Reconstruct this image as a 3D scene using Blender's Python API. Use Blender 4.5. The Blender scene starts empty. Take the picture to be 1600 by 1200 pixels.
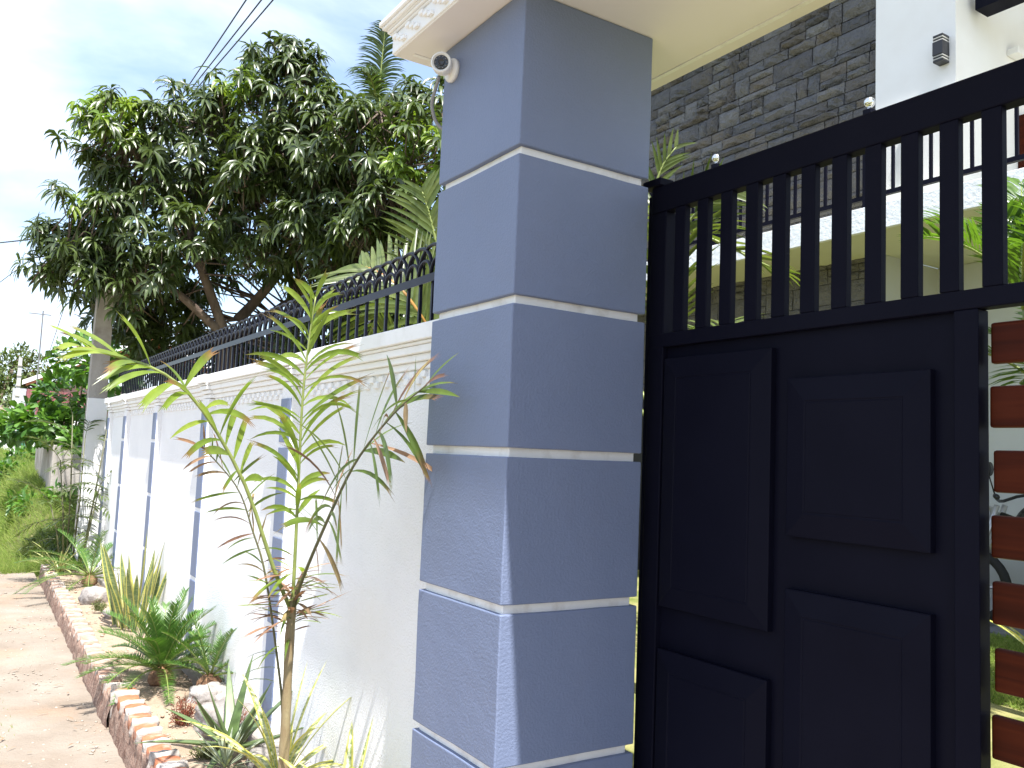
import bpy, bmesh, math, random
import numpy as np
from mathutils import Vector, Matrix, noise as mnoise

rng = np.random.default_rng(7)
random.seed(7)
scene = bpy.context.scene
COL = scene.collection

# ------------------------------------------------------------------ camera
F_PX = 1341.345
CAM_R = np.array([[0.8398, -0.5414, 0.0409], [-0.0803, -0.0493, 0.9955], [0.5369, 0.8393, 0.0849]])
CAM_C = np.array([-1.3299, -2.0906, 1.55])
cd = bpy.data.cameras.new('camera')
cam = bpy.data.objects.new('camera', cd)
COL.objects.link(cam)
cd.sensor_width = 36.0
cd.lens = F_PX / 1600 * 36
cd.clip_start = 0.05
cd.clip_end = 2000
_r, _u, _f = [Vector(v).normalized() for v in CAM_R]
_u = (_u - _r * _u.dot(_r)).normalized()
_b = _r.cross(_u)
M = Matrix(((_r.x, _u.x, _b.x, CAM_C[0]), (_r.y, _u.y, _b.y, CAM_C[1]), (_r.z, _u.z, _b.z, CAM_C[2]), (0, 0, 0, 1)))
cam.matrix_world = M
scene.camera = cam

# ------------------------------------------------------------------ sky and sun
SUN = Vector((-0.108, -0.47, 1.0)).normalized()          # towards the sun
w = bpy.data.worlds.new('World')
scene.world = w
w.use_nodes = True
nt = w.node_tree
nt.nodes.clear()
out = nt.nodes.new('ShaderNodeOutputWorld')
bg = nt.nodes.new('ShaderNodeBackground')
sky = nt.nodes.new('ShaderNodeTexSky')
sky.sky_type = 'NISHITA'
sky.sun_disc = False
sky.sun_elevation = math.asin(SUN.z)
sky.sun_rotation = math.atan2(SUN.x, SUN.y)
sky.air_density = 1.0
sky.dust_density = 1.2
sky.ozone_density = 1.5
tc = nt.nodes.new('ShaderNodeTexCoord')
mp = nt.nodes.new('ShaderNodeMapping')
mp.inputs['Scale'].default_value = (1.0, 1.0, 2.4)
mp.inputs['Location'].default_value = (0.37, 0.2, 0.12)
n1 = nt.nodes.new('ShaderNodeTexNoise')
n1.inputs['Scale'].default_value = 1.9
n1.inputs['Detail'].default_value = 9
n1.inputs['Roughness'].default_value = 0.52
n1.inputs['Distortion'].default_value = 0.35
cr = nt.nodes.new('ShaderNodeValToRGB')
cr.color_ramp.elements[0].position = 0.43
cr.color_ramp.elements[0].color = (0.14, 0.14, 0.14, 1)
cr.color_ramp.elements[1].position = 0.62
cr.color_ramp.elements[1].color = (0.96, 0.96, 0.96, 1)
mx = nt.nodes.new('ShaderNodeMix')
mx.data_type = 'RGBA'
mx.inputs['B'].default_value = (4.1, 4.6, 5.55, 1)
nt.links.new(tc.outputs['Generated'], mp.inputs['Vector'])
nt.links.new(mp.outputs['Vector'], n1.inputs['Vector'])
nt.links.new(n1.outputs['Fac'], cr.inputs['Fac'])
nt.links.new(cr.outputs['Color'], mx.inputs['Factor'])
nt.links.new(sky.outputs['Color'], mx.inputs['A'])
nt.links.new(mx.outputs['Result'], bg.inputs['Color'])
bg.inputs['Strength'].default_value = 0.13
nt.links.new(bg.outputs['Background'], out.inputs['Surface'])

sl = bpy.data.lights.new('sun', 'SUN')
sl.energy = 4.6
sl.angle = math.radians(0.55)
sl.color = (1.0, 0.97, 0.93)
so = bpy.data.objects.new('sun', sl)
COL.objects.link(so)
so.rotation_euler = SUN.to_track_quat('Z', 'Y').to_euler()

vs = scene.view_settings
vs.view_transform = 'Standard'
vs.look = 'None'
vs.exposure = 1.32
vs.gamma = 1.0
scene.cycles.max_bounces = 8
scene.cycles.transparent_max_bounces = 8

# ------------------------------------------------------------------ helpers
def at(px, py, depth):
    """world point seen at photo pixel (1600x1200) at a given distance along the view axis"""
    d = np.array([(px - 800) / F_PX, (600 - py) / F_PX, 1.0])
    return CAM_C + (CAM_R.T @ d) * depth

def nrm(v):
    v = np.asarray(v, float)
    return v / np.maximum(np.linalg.norm(v, axis=-1, keepdims=True), 1e-9)

class MB:
    """collects faces; build() links them as one mesh object"""
    def __init__(self):
        self.v = []; self.f = []; self.t = []; self.has_t = False
    def add(self, verts, faces, t=None):
        o = len(self.v)
        self.v.extend([tuple(p) for p in verts])
        self.f.extend([tuple(int(i) + o for i in fc) for fc in faces])
        if t is not None:
            self.has_t = True
            self.t.extend([float(a) for a in t])
        else:
            self.t.extend([0.0] * len(verts))
        return self
    def box(self, x0, x1, y0, y1, z0, z1, bevel=0.0):
        if bevel > 0:
            bm = bmesh.new()
            bmesh.ops.create_cube(bm, size=1)
            for q in bm.verts:
                q.co = ((x0 + x1) / 2 + q.co.x * (x1 - x0), (y0 + y1) / 2 + q.co.y * (y1 - y0), (z0 + z1) / 2 + q.co.z * (z1 - z0))
            bmesh.ops.bevel(bm, geom=list(bm.edges), offset=bevel, segments=2, affect='EDGES', profile=0.5)
            bm.verts.index_update()
            self.add([q.co[:] for q in bm.verts], [[q.index for q in fc.verts] for fc in bm.faces])
            bm.free()
            return self
        v = [(x0, y0, z0), (x1, y0, z0), (x1, y1, z0), (x0, y1, z0), (x0, y0, z1), (x1, y0, z1), (x1, y1, z1), (x0, y1, z1)]
        return self.add(v, [(0, 3, 2, 1), (4, 5, 6, 7), (0, 1, 5, 4), (1, 2, 6, 5), (2, 3, 7, 6), (3, 0, 4, 7)])
    def tube(self, pts, rad, n=8, cap=True, t=None):
        pts = [np.asarray(p, float) for p in pts]
        m = len(pts)
        if not hasattr(rad, '__len__'):
            rad = [rad] * m
        vs_, fs = [], []
        ref = np.array([0.0, 0, 1])
        d0 = nrm(pts[1] - pts[0])
        if abs(d0 @ ref) > 0.9:
            ref = np.array([1.0, 0, 0])
        a = nrm(np.cross(d0, ref))
        for i in range(m):
            d = nrm(pts[min(i + 1, m - 1)] - pts[max(i - 1, 0)])
            a = nrm(a - d * (a @ d))
            b = np.cross(d, a)
            for k in range(n):
                th = 2 * math.pi * k / n
                vs_.append(pts[i] + rad[i] * (math.cos(th) * a + math.sin(th) * b))
        for i in range(m - 1):
            for k in range(n):
                k2 = (k + 1) % n
                fs.append((i * n + k, i * n + k2, (i + 1) * n + k2, (i + 1) * n + k))
        if cap:
            fs.append(tuple(range(n - 1, -1, -1)))
            fs.append(tuple((m - 1) * n + k for k in range(n)))
        tt = None
        if t is not None:
            tt = [t] * len(vs_)
        return self.add(vs_, fs, tt)
    def lathe(self, prof, origin, axis=(0, 0, 1), n=24):
        """prof: list of (radius, height along axis)"""
        o = np.asarray(origin, float); ax = nrm(axis)
        ref = np.array([0.0, 0, 1]) if abs(ax[2]) < 0.9 else np.array([1.0, 0, 0])
        a = nrm(np.cross(ax, ref)); b = np.cross(ax, a)
        vs_, fs = [], []
        for r, h in prof:
            for k in range(n):
                th = 2 * math.pi * k / n
                vs_.append(o + ax * h + max(r, 1e-5) * (math.cos(th) * a + math.sin(th) * b))
        for i in range(len(prof) - 1):
            for k in range(n):
                k2 = (k + 1) % n
                fs.append((i * n + k, i * n + k2, (i + 1) * n + k2, (i + 1) * n + k))
        fs.append(tuple(range(n - 1, -1, -1)))
        fs.append(tuple((len(prof) - 1) * n + k for k in range(n)))
        return self.add(vs_, fs)
    def mesh(self, name, smooth=False, off=(0, 0, 0)):
        me = bpy.data.meshes.new(name)
        v = np.array(self.v, float).reshape(-1, 3) - np.asarray(off, float)
        me.from_pydata(v.tolist(), [], self.f)
        if self.has_t:
            at_ = me.attributes.new('t', 'FLOAT', 'POINT')
            at_.data.foreach_set('value', np.array(self.t, np.float32))
        if smooth:
            me.polygons.foreach_set('use_smooth', [True] * len(me.polygons))
        me.update()
        return me
    def build(self, name, mat, parent=None, smooth=False):
        off = origin_of(parent)
        me = self.mesh(name, smooth, off)
        me.materials.append(mat)
        o = bpy.data.objects.new(name, me)
        COL.objects.link(o)
        if parent is not None:
            o.parent = parent
        return o

ORG = {}
def origin_of(p):
    if p is None:
        return np.zeros(3)
    return ORG.get(p.name, np.zeros(3)) if p.parent is None else origin_of(p.parent) + np.array(p.location)

def tag(o, label=None, cat=None, group=None, kind=None):
    if label: o['label'] = label
    if cat: o['category'] = cat
    if group: o['group'] = group
    if kind: o['kind'] = kind
    return o

def thing(name, loc, label, cat, group=None):
    o = bpy.data.objects.new(name, None)
    COL.objects.link(o)
    o.empty_display_size = 0.1
    o.location = tuple(float(a) for a in loc)
    ORG[o.name] = np.array(loc, float)
    return tag(o, label, cat, group, 'thing')

def piece(name, me, parent, pos, rot=(0, 0, 0), scale=(1, 1, 1)):
    o = bpy.data.objects.new(name, me)
    COL.objects.link(o)
    o.parent = parent
    o.location = tuple(np.asarray(pos, float) - origin_of(parent))
    o.rotation_euler = rot
    o.scale = scale
    return o

PROF = {
    'lance': lambda t: np.sin(np.pi * np.clip(t, 0, 1) ** 0.8) ** 0.8 * (1 - 0.15 * t) + 0.02,
    'strap': lambda t: np.where(t < 0.6, 0.75 + 0.4 * t, np.maximum(1 - (t - 0.6) / 0.4, 0) ** 0.7) + 0.01,
    'needle': lambda t: np.where(t < 0.2, 0.7 + 1.5 * t, np.maximum(1 - (t - 0.2) / 0.8, 0) ** 0.6) + 0.02,
    'aloe': lambda t: np.maximum(1 - t, 0) ** 0.75 + 0.01,
    'round': lambda t: np.sin(np.pi * np.clip(t, 0.02, 1) ** 0.9) ** 0.55 + 0.01,
}
def blades(P0, D, U, L, W, segs=3, droop=0.5, prof='lance', fold=0.25, twist=0.0):
    """batch of folded leaf strips; returns verts, faces, t"""
    P0 = np.atleast_2d(np.asarray(P0, float)); N = len(P0)
    D = nrm(np.broadcast_to(D, (N, 3)).copy()); U = np.broadcast_to(U, (N, 3)).astype(float)
    L = np.broadcast_to(L, (N,)).astype(float); W = np.broadcast_to(W, (N,)).astype(float)
    droop = np.broadcast_to(droop, (N,)).astype(float)
    S = nrm(np.cross(D, U)); pos = P0.copy(); rows = []; ts = []
    fn = PROF[prof]
    for s in range(segs + 1):
        t = s / segs
        wd = (W * fn(np.full(N, t)))[:, None] * 0.5
        S = nrm(S - D * np.sum(S * D, 1, keepdims=True))
        Nn = np.cross(S, D)
        if twist:
            S = nrm(S + Nn * twist / segs); Nn = np.cross(S, D)
        rows.append(np.stack([pos - S * wd + Nn * wd * fold, pos, pos + S * wd + Nn * wd * fold], 1))
        ts.append(np.full((N, 3), t))
        if s < segs:
            pos = pos + D * (L / segs)[:, None]
            D = D.copy(); D[:, 2] -= droop / segs
            D = nrm(D)
    V = np.stack(rows, 1).reshape(-1, 3)
    T = np.stack(ts, 1).reshape(-1)
    R = segs + 1
    base = (np.arange(N) * R * 3)[:, None]
    q = []
    for s in range(segs):
        for k in (0, 1):
            a = s * 3 + k
            q.append([a, a + 1, a + 4, a + 3])
    q = np.array(q)
    Fc = (base[:, None, :] + q[None]).reshape(-1, 4)
    return V, Fc, T

def rachis(p0, d0, L, n=9, droop=0.8, side=(0, 0, 0)):
    p = np.array(p0, float); d = nrm(d0); pts = [p.copy()]
    for i in range(n):
        p = p + d * L / n
        d = nrm(d + np.array([side[0], side[1], side[2] - droop]) / n)
        pts.append(p.copy())
    return np.array(pts)

def along(pts, t):
    pts = np.asarray(pts); seg = np.linalg.norm(np.diff(pts, axis=0), axis=1)
    cu = np.concatenate([[0], np.cumsum(seg)]); s = np.clip(t, 0, 1) * cu[-1]
    P = np.stack([np.interp(s, cu, pts[:, k]) for k in range(3)], -1)
    e = cu[-1] * 0.02
    Q = np.stack([np.interp(np.minimum(s + e, cu[-1]), cu, pts[:, k]) for k in range(3)], -1)
    Q0 = np.stack([np.interp(np.maximum(s - e, 0), cu, pts[:, k]) for k in range(3)], -1)
    return P, nrm(Q - Q0)

def pinnate(mb, pts, n, t0, t1, leaf, wid, fwd=0.5, vee=0.35, droop=0.5, prof='needle', segs=3, fold=0.3, up=(0, 0, 1), jit=0.1, shape=None):
    t = np.linspace(t0, t1, n)
    for sg in (-1, 1):
        tt = np.clip(t + rng.normal(0, 0.3 / n, n), 0, 1)
        P, D = along(pts, tt)
        S = nrm(np.cross(D, np.array(up, float)) + 1e-6)
        Un = np.cross(S, D)
        u = (tt - t0) / max(t1 - t0, 1e-6)
        sh = shape(u) if shape else np.sin(np.pi * (0.12 + 0.8 * u)) ** 0.7
        dirs = nrm(S * sg + D * (fwd + 0.5 * u)[:, None] + Un * vee + rng.normal(0, jit, (n, 3)))
        mb.add(*blades(P, dirs, Un, leaf * sh * rng.uniform(0.88, 1.1, n), wid, segs, droop, prof, fold))

# ------------------------------------------------------------------ materials
def nodes(name):
    m = bpy.data.materials.new(name)
    m.use_nodes = True
    t = m.node_tree
    b = t.nodes['Principled BSDF']
    return m, t, b

def ramp(t, fac, stops):
    r = t.nodes.new('ShaderNodeValToRGB')
    el = r.color_ramp.elements
    while len(el) < len(stops):
        el.new(0.5)
    for e, (p, c) in zip(el, stops):
        e.position = p
        e.color = (*c, 1)
    t.links.new(fac, r.inputs['Fac'])
    return r.outputs['Color']

def noise(t, scale, detail=4, rough=0.5, coord='Object', stretch=None, dist=0.0):
    tc_ = t.nodes.new('ShaderNodeTexCoord')
    n = t.nodes.new('ShaderNodeTexNoise')
    n.inputs['Scale'].default_value = scale
    n.inputs['Detail'].default_value = detail
    n.inputs['Roughness'].default_value = rough
    n.inputs['Distortion'].default_value = dist
    src = tc_.outputs[coord] if coord != 'World' else t.nodes.new('ShaderNodeNewGeometry').outputs['Position']
    if stretch:
        mp_ = t.nodes.new('ShaderNodeMapping')
        mp_.inputs['Scale'].default_value = stretch
        t.links.new(src, mp_.inputs['Vector'])
        src = mp_.outputs['Vector']
    t.links.new(src, n.inputs['Vector'])
    return n.outputs['Fac']

def bump(t, b, h, strength, dist, prev=None):
    n = t.nodes.new('ShaderNodeBump')
    n.inputs['Strength'].default_value = strength
    n.inputs['Distance'].default_value = dist
    t.links.new(h, n.inputs['Height'])
    if prev is not None:
        t.links.new(prev, n.inputs['Normal'])
    t.links.new(n.outputs['Normal'], b.inputs['Normal'])
    return n.outputs['Normal']

def mixc(t, fac, a, b_, blend='MIX'):
    m = t.nodes.new('ShaderNodeMix')
    m.data_type = 'RGBA'
    m.blend_type = blend
    for s, v in (('Factor', fac), ('A', a), ('B', b_)):
        if isinstance(v, (int, float)):
            m.inputs[s].default_value = v
        elif isinstance(v, tuple):
            m.inputs[s].default_value = (*v, 1)
        else:
            t.links.new(v, m.inputs[s])
    return m.outputs['Result']

def pmat(name, c, c2=None, scale=6.0, rough=0.6, bumps=(), metal=0.0, spec=0.5, detail=5, stretch=None, coord='World', dirt=None, rnd=None):
    """c..c2 mottled by noise; bumps: (scale, strength, distance); dirt: (colour, scale, amount); rnd: colour mixed by object random"""
    m, t, b = nodes(name)
    col = None
    if c2 is not None:
        col = ramp(t, noise(t, scale, detail, 0.55, coord, stretch), [(0.32, c), (0.68, c2)])
    if rnd is not None:
        oi = t.nodes.new('ShaderNodeObjectInfo')
        stops = [(i / max(len(rnd) - 1, 1), q) for i, q in enumerate(rnd)]
        rc = ramp(t, oi.outputs['Random'], stops)
        col = mixc(t, 0.3, rc, col) if col is not None else rc
    if dirt is not None:
        dm = ramp(t, noise(t, dirt[1], 6, 0.6, coord), [(0.5, (0, 0, 0)), (0.72, (dirt[2],) * 3)])
        col = mixc(t, dm, col if col is not None else c, dirt[0])
    if col is None:
        b.inputs['Base Color'].default_value = (*c, 1)
    else:
        t.links.new(col, b.inputs['Base Color'])
    b.inputs['Roughness'].default_value = rough
    b.inputs['Metallic'].default_value = metal
    b.inputs['Specular IOR Level'].default_value = spec
    prev = None
    for s, st, d in bumps:
        prev = bump(t, b, noise(t, s, 4, 0.6, coord), st, d, prev)
    return m

def leafmat(name, cols, tip=None, tip_at=0.75, rough=0.38, trans=0.3, tcol=None, stripe=None, spec=0.5, use_obj=False):
    """cols: colours spread over single leaves; tip: colour of dry leaf ends; stripe: colour of the leaf margins by t"""
    m, t, b = nodes(name)
    if use_obj:
        fac = t.nodes.new('ShaderNodeObjectInfo').outputs['Random']
    else:
        fac = t.nodes.new('ShaderNodeNewGeometry').outputs['Random Per Island']
    col = ramp(t, fac, [(i / max(len(cols) - 1, 1), q) for i, q in enumerate(cols)])
    mot = ramp(t, noise(t, 18, 3, 0.5, 'World'), [(0.3, (0.75,) * 3), (0.7, (1.15,) * 3)])
    col = mixc(t, 1.0, col, mot, 'MULTIPLY')
    if tip is not None:
        a = t.nodes.new('ShaderNodeAttribute')
        a.attribute_name = 't'
        ad = t.nodes.new('ShaderNodeMath')
        ad.operation = 'MULTIPLY_ADD'
        t.links.new(fac, ad.inputs[0])
        ad.inputs[1].default_value = 0.45
        t.links.new(a.outputs['Fac'], ad.inputs[2])
        hv = t.nodes.new('ShaderNodeMath'); hv.operation = 'MULTIPLY'; hv.inputs[1].default_value = 0.5
        t.links.new(ad.outputs[0], hv.inputs[0])
        msk = ramp(t, hv.outputs[0], [(tip_at / 2, (0, 0, 0)), (tip_at / 2 + 0.16, (1, 1, 1))])
        col = mixc(t, msk, col, tip)
    t.links.new(col, b.inputs['Base Color'])
    b.inputs['Roughness'].default_value = rough
    b.inputs['Specular IOR Level'].default_value = spec
    tr = t.nodes.new('ShaderNodeBsdfTranslucent')
    tm = mixc(t, 1.0, col, tcol if tcol else (1.5, 1.6, 0.6), 'MULTIPLY')
    t.links.new(tm, tr.inputs['Color'])
    ms = t.nodes.new('ShaderNodeMixShader')
    ms.inputs['Fac'].default_value = trans
    t.links.new(b.outputs['BSDF'], ms.inputs[1])
    t.links.new(tr.outputs['BSDF'], ms.inputs[2])
    t.links.new(ms.outputs['Shader'], t.nodes['Material Output'].inputs['Surface'])
    return m

MAT = {}
MAT['slate'] = pmat('slate_blue_paint', (0.152, 0.188, 0.292), (0.166, 0.203, 0.312), 2.2, 0.55, [(120, 0.42, 0.006), (50, 0.15, 0.006), (3.5, 0.08, 0.02)], dirt=((0.165, 0.19, 0.275), 4, 0.3))
MAT['groove'] = pmat('groove_white', (0.82, 0.80, 0.775), (0.87, 0.86, 0.84), 9, 0.6, [(120, 0.25, 0.002)], dirt=((0.50, 0.44, 0.38), 14, 0.5))
MAT['stucco'] = pmat('white_stucco', (0.86, 0.855, 0.86), (0.89, 0.885, 0.885), 3, 0.75, [(115, 0.8, 0.009), (40, 0.22, 0.007)], dirt=((0.78, 0.78, 0.79), 3.5, 0.4))
MAT['white'] = pmat('white_paint', (0.84, 0.83, 0.82), (0.87, 0.86, 0.85), 4, 0.6, [(90, 0.16, 0.002)], dirt=((0.62, 0.59, 0.55), 7, 0.35))
MAT['soffit'] = pmat('soffit_cream', (0.77, 0.72, 0.69), (0.80, 0.755, 0.72), 1.6, 0.7, [(50, 0.15, 0.003)])
MAT['gate'] = pmat('gate_black_paint', (0.0040, 0.0040, 0.0098), (0.0050, 0.0050, 0.0115), 5, 0.5, [(140, 0.06, 0.001), (9, 0.05, 0.004)], spec=0.06)
MAT['iron'] = pmat('fence_black_paint', (0.004, 0.004, 0.011), (0.007, 0.007, 0.016), 12, 0.35, [(160, 0.12, 0.001)], spec=0.2)
MAT['chrome'] = pmat('chrome', (0.75, 0.74, 0.72), None, metal=1.0, rough=0.12)

def wood_mat():
    m, t, b = nodes('brown_timber')
    tc_ = t.nodes.new('ShaderNodeTexCoord')
    oi = t.nodes.new('ShaderNodeObjectInfo')
    mp_ = t.nodes.new('ShaderNodeMapping')
    mp_.inputs['Scale'].default_value = (26, 1.6, 26)
    vm = t.nodes.new('ShaderNodeVectorMath'); vm.operation = 'ADD'
    g = t.nodes.new('ShaderNodeNewGeometry')
    t.links.new(g.outputs['Position'], vm.inputs[0]); t.links.new(oi.outputs['Random'], vm.inputs[1])
    t.links.new(vm.outputs[0], mp_.inputs['Vector'])
    n = t.nodes.new('ShaderNodeTexNoise'); n.inputs['Scale'].default_value = 1.3; n.inputs['Detail'].default_value = 6; n.inputs['Distortion'].default_value = 0.8
    t.links.new(mp_.outputs['Vector'], n.inputs['Vector'])
    c = ramp(t, n.outputs['Fac'], [(0.25, (0.026, 0.0050, 0.002)), (0.55, (0.055, 0.0095, 0.003)), (0.8, (0.080, 0.016, 0.0045))])
    t.links.new(c, b.inputs['Base Color'])
    b.inputs['Roughness'].default_value = 0.42
    b.inputs['Specular IOR Level'].default_value = 0.08
    bump(t, b, n.outputs['Fac'], 0.25, 0.002)
    return m
MAT['wood'] = wood_mat()
MAT['roadmat'] = pmat('sandy_lane', (0.20, 0.162, 0.126), (0.28, 0.242, 0.20), 2.0, 0.95, [(55, 0.55, 0.012), (7, 0.5, 0.03)], dirt=((0.35, 0.22, 0.14), 1.6, 0.55), spec=0.15, detail=9)
MAT['soil'] = pmat('bed_sand', (0.265, 0.20, 0.14), (0.37, 0.305, 0.235), 5, 0.95, [(70, 0.6, 0.01), (11, 0.5, 0.03)], dirt=((0.30, 0.18, 0.10), 5, 0.7), spec=0.1, detail=9)
MAT['verge'] = pmat('verge_earth', (0.09, 0.10, 0.035), (0.19, 0.17, 0.08), 3, 0.95, [(30, 0.5, 0.02)], spec=0.1)
MAT['lawn_base'] = pmat('lawn_earth', (0.12, 0.15, 0.035), (0.30, 0.27, 0.12), 4, 0.95, [(40, 0.5, 0.02)], spec=0.1)
MAT['concrete_bounce'] = pmat('pale_bounce_concrete', (0.40, 0.39, 0.37), (0.50, 0.49, 0.47), 3, 0.9, [(50, 0.4, 0.006)])
MAT['paving'] = pmat('grey_paving', (0.14, 0.14, 0.15), (0.2, 0.2, 0.21), 6, 0.8, [(60, 0.3, 0.004)])
MAT['concrete'] = pmat('weathered_concrete', (0.30, 0.27, 0.24), (0.44, 0.41, 0.37), 5, 0.9, [(40, 0.5, 0.008)], dirt=((0.16, 0.13, 0.11), 3, 0.8), stretch=(1, 1, 0.3))
MAT['rock'] = pmat('grey_rock', (0.19, 0.17, 0.155), (0.35, 0.325, 0.30), 9, 0.9, [(24, 0.8, 0.02), (90, 0.5, 0.004)], dirt=((0.30, 0.20, 0.14), 5, 0.5), detail=9)
MAT['brick'] = pmat('kerb_brick', (0.29, 0.085, 0.035), (0.42, 0.16, 0.075), 14, 0.9, [(80, 0.6, 0.005)], dirt=((0.60, 0.50, 0.42), 9, 0.7))
MAT['mortar'] = pmat('kerb_mortar', (0.31, 0.27, 0.235), (0.46, 0.425, 0.39), 18, 0.95, [(60, 0.6, 0.008)], dirt=((0.42, 0.28, 0.2), 9, 0.5))
MAT['render'] = pmat('kerb_render', (0.15, 0.075, 0.05), (0.33, 0.23, 0.175), 26, 0.95, [(60, 0.9, 0.012), (16, 0.6, 0.02)], stretch=(1, 1, 0.35), detail=8)
MAT['bark'] = pmat('mango_bark', (0.085, 0.058, 0.042), (0.19, 0.14, 0.105), 9, 0.9, [(26, 0.7, 0.02), (80, 0.4, 0.006)], stretch=(1, 1, 0.4))
MAT['mango'] = leafmat('mango_leaf', [(0.040, 0.060, 0.018), (0.064, 0.094, 0.026), (0.092, 0.128, 0.036), (0.048, 0.074, 0.022)], rough=0.34, trans=0.26, spec=0.6)
MAT['mango_young'] = leafmat('mango_young_leaf', [(0.14, 0.23, 0.03), (0.20, 0.27, 0.035), (0.11, 0.19, 0.03)], rough=0.35, trans=0.35)
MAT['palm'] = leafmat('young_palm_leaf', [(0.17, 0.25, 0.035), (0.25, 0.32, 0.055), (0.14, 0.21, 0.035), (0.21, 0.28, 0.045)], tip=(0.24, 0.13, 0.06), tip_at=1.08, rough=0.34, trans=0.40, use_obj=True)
MAT['palm_dark'] = leafmat('palm_shaded_leaf', [(0.075, 0.12, 0.022), (0.115, 0.17, 0.03), (0.09, 0.14, 0.025)], tip=(0.20, 0.10, 0.06), tip_at=1.15, rough=0.36, trans=0.3, use_obj=True)  # darker copy of the young palm leaf, shade put into its colours
MAT['dry'] = leafmat('dry_leaf', [(0.25, 0.13, 0.07), (0.36, 0.22, 0.13), (0.13, 0.065, 0.045), (0.30, 0.24, 0.10)], rough=0.8, trans=0.2, tcol=(1.2, 1.0, 0.7), use_obj=True)
MAT['stem'] = pmat('palm_stem', (0.20, 0.145, 0.075), (0.32, 0.27, 0.15), 22, 0.6, [(60, 0.4, 0.003)], stretch=(1, 1, 0.3))
MAT['stem_green'] = pmat('palm_green_stem', (0.15, 0.19, 0.045), (0.24, 0.28, 0.08), 18, 0.45)
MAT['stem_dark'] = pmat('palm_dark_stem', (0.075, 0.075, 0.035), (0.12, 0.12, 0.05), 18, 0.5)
MAT['cycad'] = leafmat('cycad_leaf', [(0.055, 0.13, 0.022), (0.078, 0.175, 0.030), (0.10, 0.20, 0.035), (0.042, 0.10, 0.02)], rough=0.3, trans=0.2, spec=0.6)
MAT['cycad_rib'] = pmat('cycad_rib', (0.16, 0.22, 0.05), (0.24, 0.28, 0.08), 20, 0.4)
MAT['cycad_stem'] = pmat('cycad_trunk', (0.16, 0.08, 0.045), (0.30, 0.17, 0.09), 30, 0.95, [(40, 1.0, 0.02)])
MAT['coco'] = leafmat('coconut_leaf', [(0.035, 0.062, 0.020), (0.055, 0.088, 0.026), (0.075, 0.11, 0.035)], rough=0.35, trans=0.3)
MAT['coco_bright'] = leafmat('coconut_bright_leaf', [(0.085, 0.12, 0.03), (0.13, 0.16, 0.045), (0.06, 0.095, 0.022)], rough=0.35, trans=0.3)
MAT['areca'] = leafmat('areca_leaf', [(0.07, 0.14, 0.02), (0.11, 0.20, 0.028), (0.05, 0.105, 0.016)], rough=0.32, trans=0.35)
MAT['lady'] = leafmat('lady_palm_leaf', [(0.065, 0.10, 0.03), (0.10, 0.14, 0.04), (0.045, 0.07, 0.025)], rough=0.4, trans=0.3)
MAT['petiole'] = pmat('orange_petiole', (0.42, 0.13, 0.03), (0.36, 0.22, 0.05), 6, 0.4)
MAT['vine'] = leafmat('vine_leaf', [(0.05, 0.13, 0.022), (0.085, 0.19, 0.03), (0.13, 0.26, 0.04), (0.04, 0.09, 0.02)], rough=0.35, trans=0.3)
MAT['bush'] = leafmat('far_leaf', [(0.05, 0.085, 0.022), (0.085, 0.125, 0.03), (0.12, 0.16, 0.045), (0.04, 0.06, 0.02)], rough=0.5, trans=0.25)
MAT['grass'] = leafmat('verge_grass', [(0.15, 0.24, 0.035), (0.22, 0.31, 0.055), (0.30, 0.34, 0.10), (0.11, 0.19, 0.03)], rough=0.6, trans=0.3)
MAT['aloe'] = leafmat('aloe_leaf', [(0.10, 0.155, 0.05), (0.13, 0.185, 0.07), (0.085, 0.13, 0.05)], rough=0.4, trans=0.12, use_obj=True)
MAT['silver'] = leafmat('silver_leaf', [(0.22, 0.26, 0.17), (0.30, 0.33, 0.24)], rough=0.55, trans=0.15, use_obj=True)
MAT['redleaf'] = leafmat('red_leaf', [(0.16, 0.035, 0.022), (0.24, 0.07, 0.035), (0.12, 0.05, 0.025)], rough=0.55, trans=0.2)
MAT['moss'] = leafmat('cushion_leaf', [(0.12, 0.15, 0.04), (0.18, 0.20, 0.07), (0.09, 0.11, 0.035)], rough=0.6, trans=0.2)

def striped(name, mid, edge, cross=None, lo=0.55):
    """leaf with coloured margins: the 'm' attribute runs 0 at the midrib to 1 at the edge"""
    m, t, b = nodes(name)
    a = t.nodes.new('ShaderNodeAttribute'); a.attribute_name = 'm'
    ncol = ramp(t, noise(t, 60, 3, 0.6, 'World', (0.4, 0.4, 1.6)), [(0.4, mid), (0.62, cross if cross else mid)])
    msk = ramp(t, a.outputs['Fac'], [(lo, (0, 0, 0)), (lo + 0.12, (1, 1, 1))])
    c = mixc(t, msk, ncol, edge)
    t.links.new(c, b.inputs['Base Color'])
    b.inputs['Roughness'].default_value = 0.42
    tr = t.nodes.new('ShaderNodeBsdfTranslucent')
    t.links.new(c, tr.inputs['Color'])
    ms = t.nodes.new('ShaderNodeMixShader'); ms.inputs['Fac'].default_value = 0.2
    t.links.new(b.outputs['BSDF'], ms.inputs[1]); t.links.new(tr.outputs['BSDF'], ms.inputs[2])
    t.links.new(ms.outputs['Shader'], t.nodes['Material Output'].inputs['Surface'])
    return m
MAT['snake'] = striped('snake_leaf', (0.085, 0.13, 0.045), (0.46, 0.43, 0.11), (0.19, 0.23, 0.10), 0.6)
MAT['spider'] = striped('spider_leaf', (0.47, 0.46, 0.20), (0.13, 0.21, 0.045), None, 0.62)
MAT['varieg'] = striped('yellow_striped_leaf', (0.18, 0.25, 0.06), (0.55, 0.52, 0.10), (0.55, 0.56, 0.36), 0.45)

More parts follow.
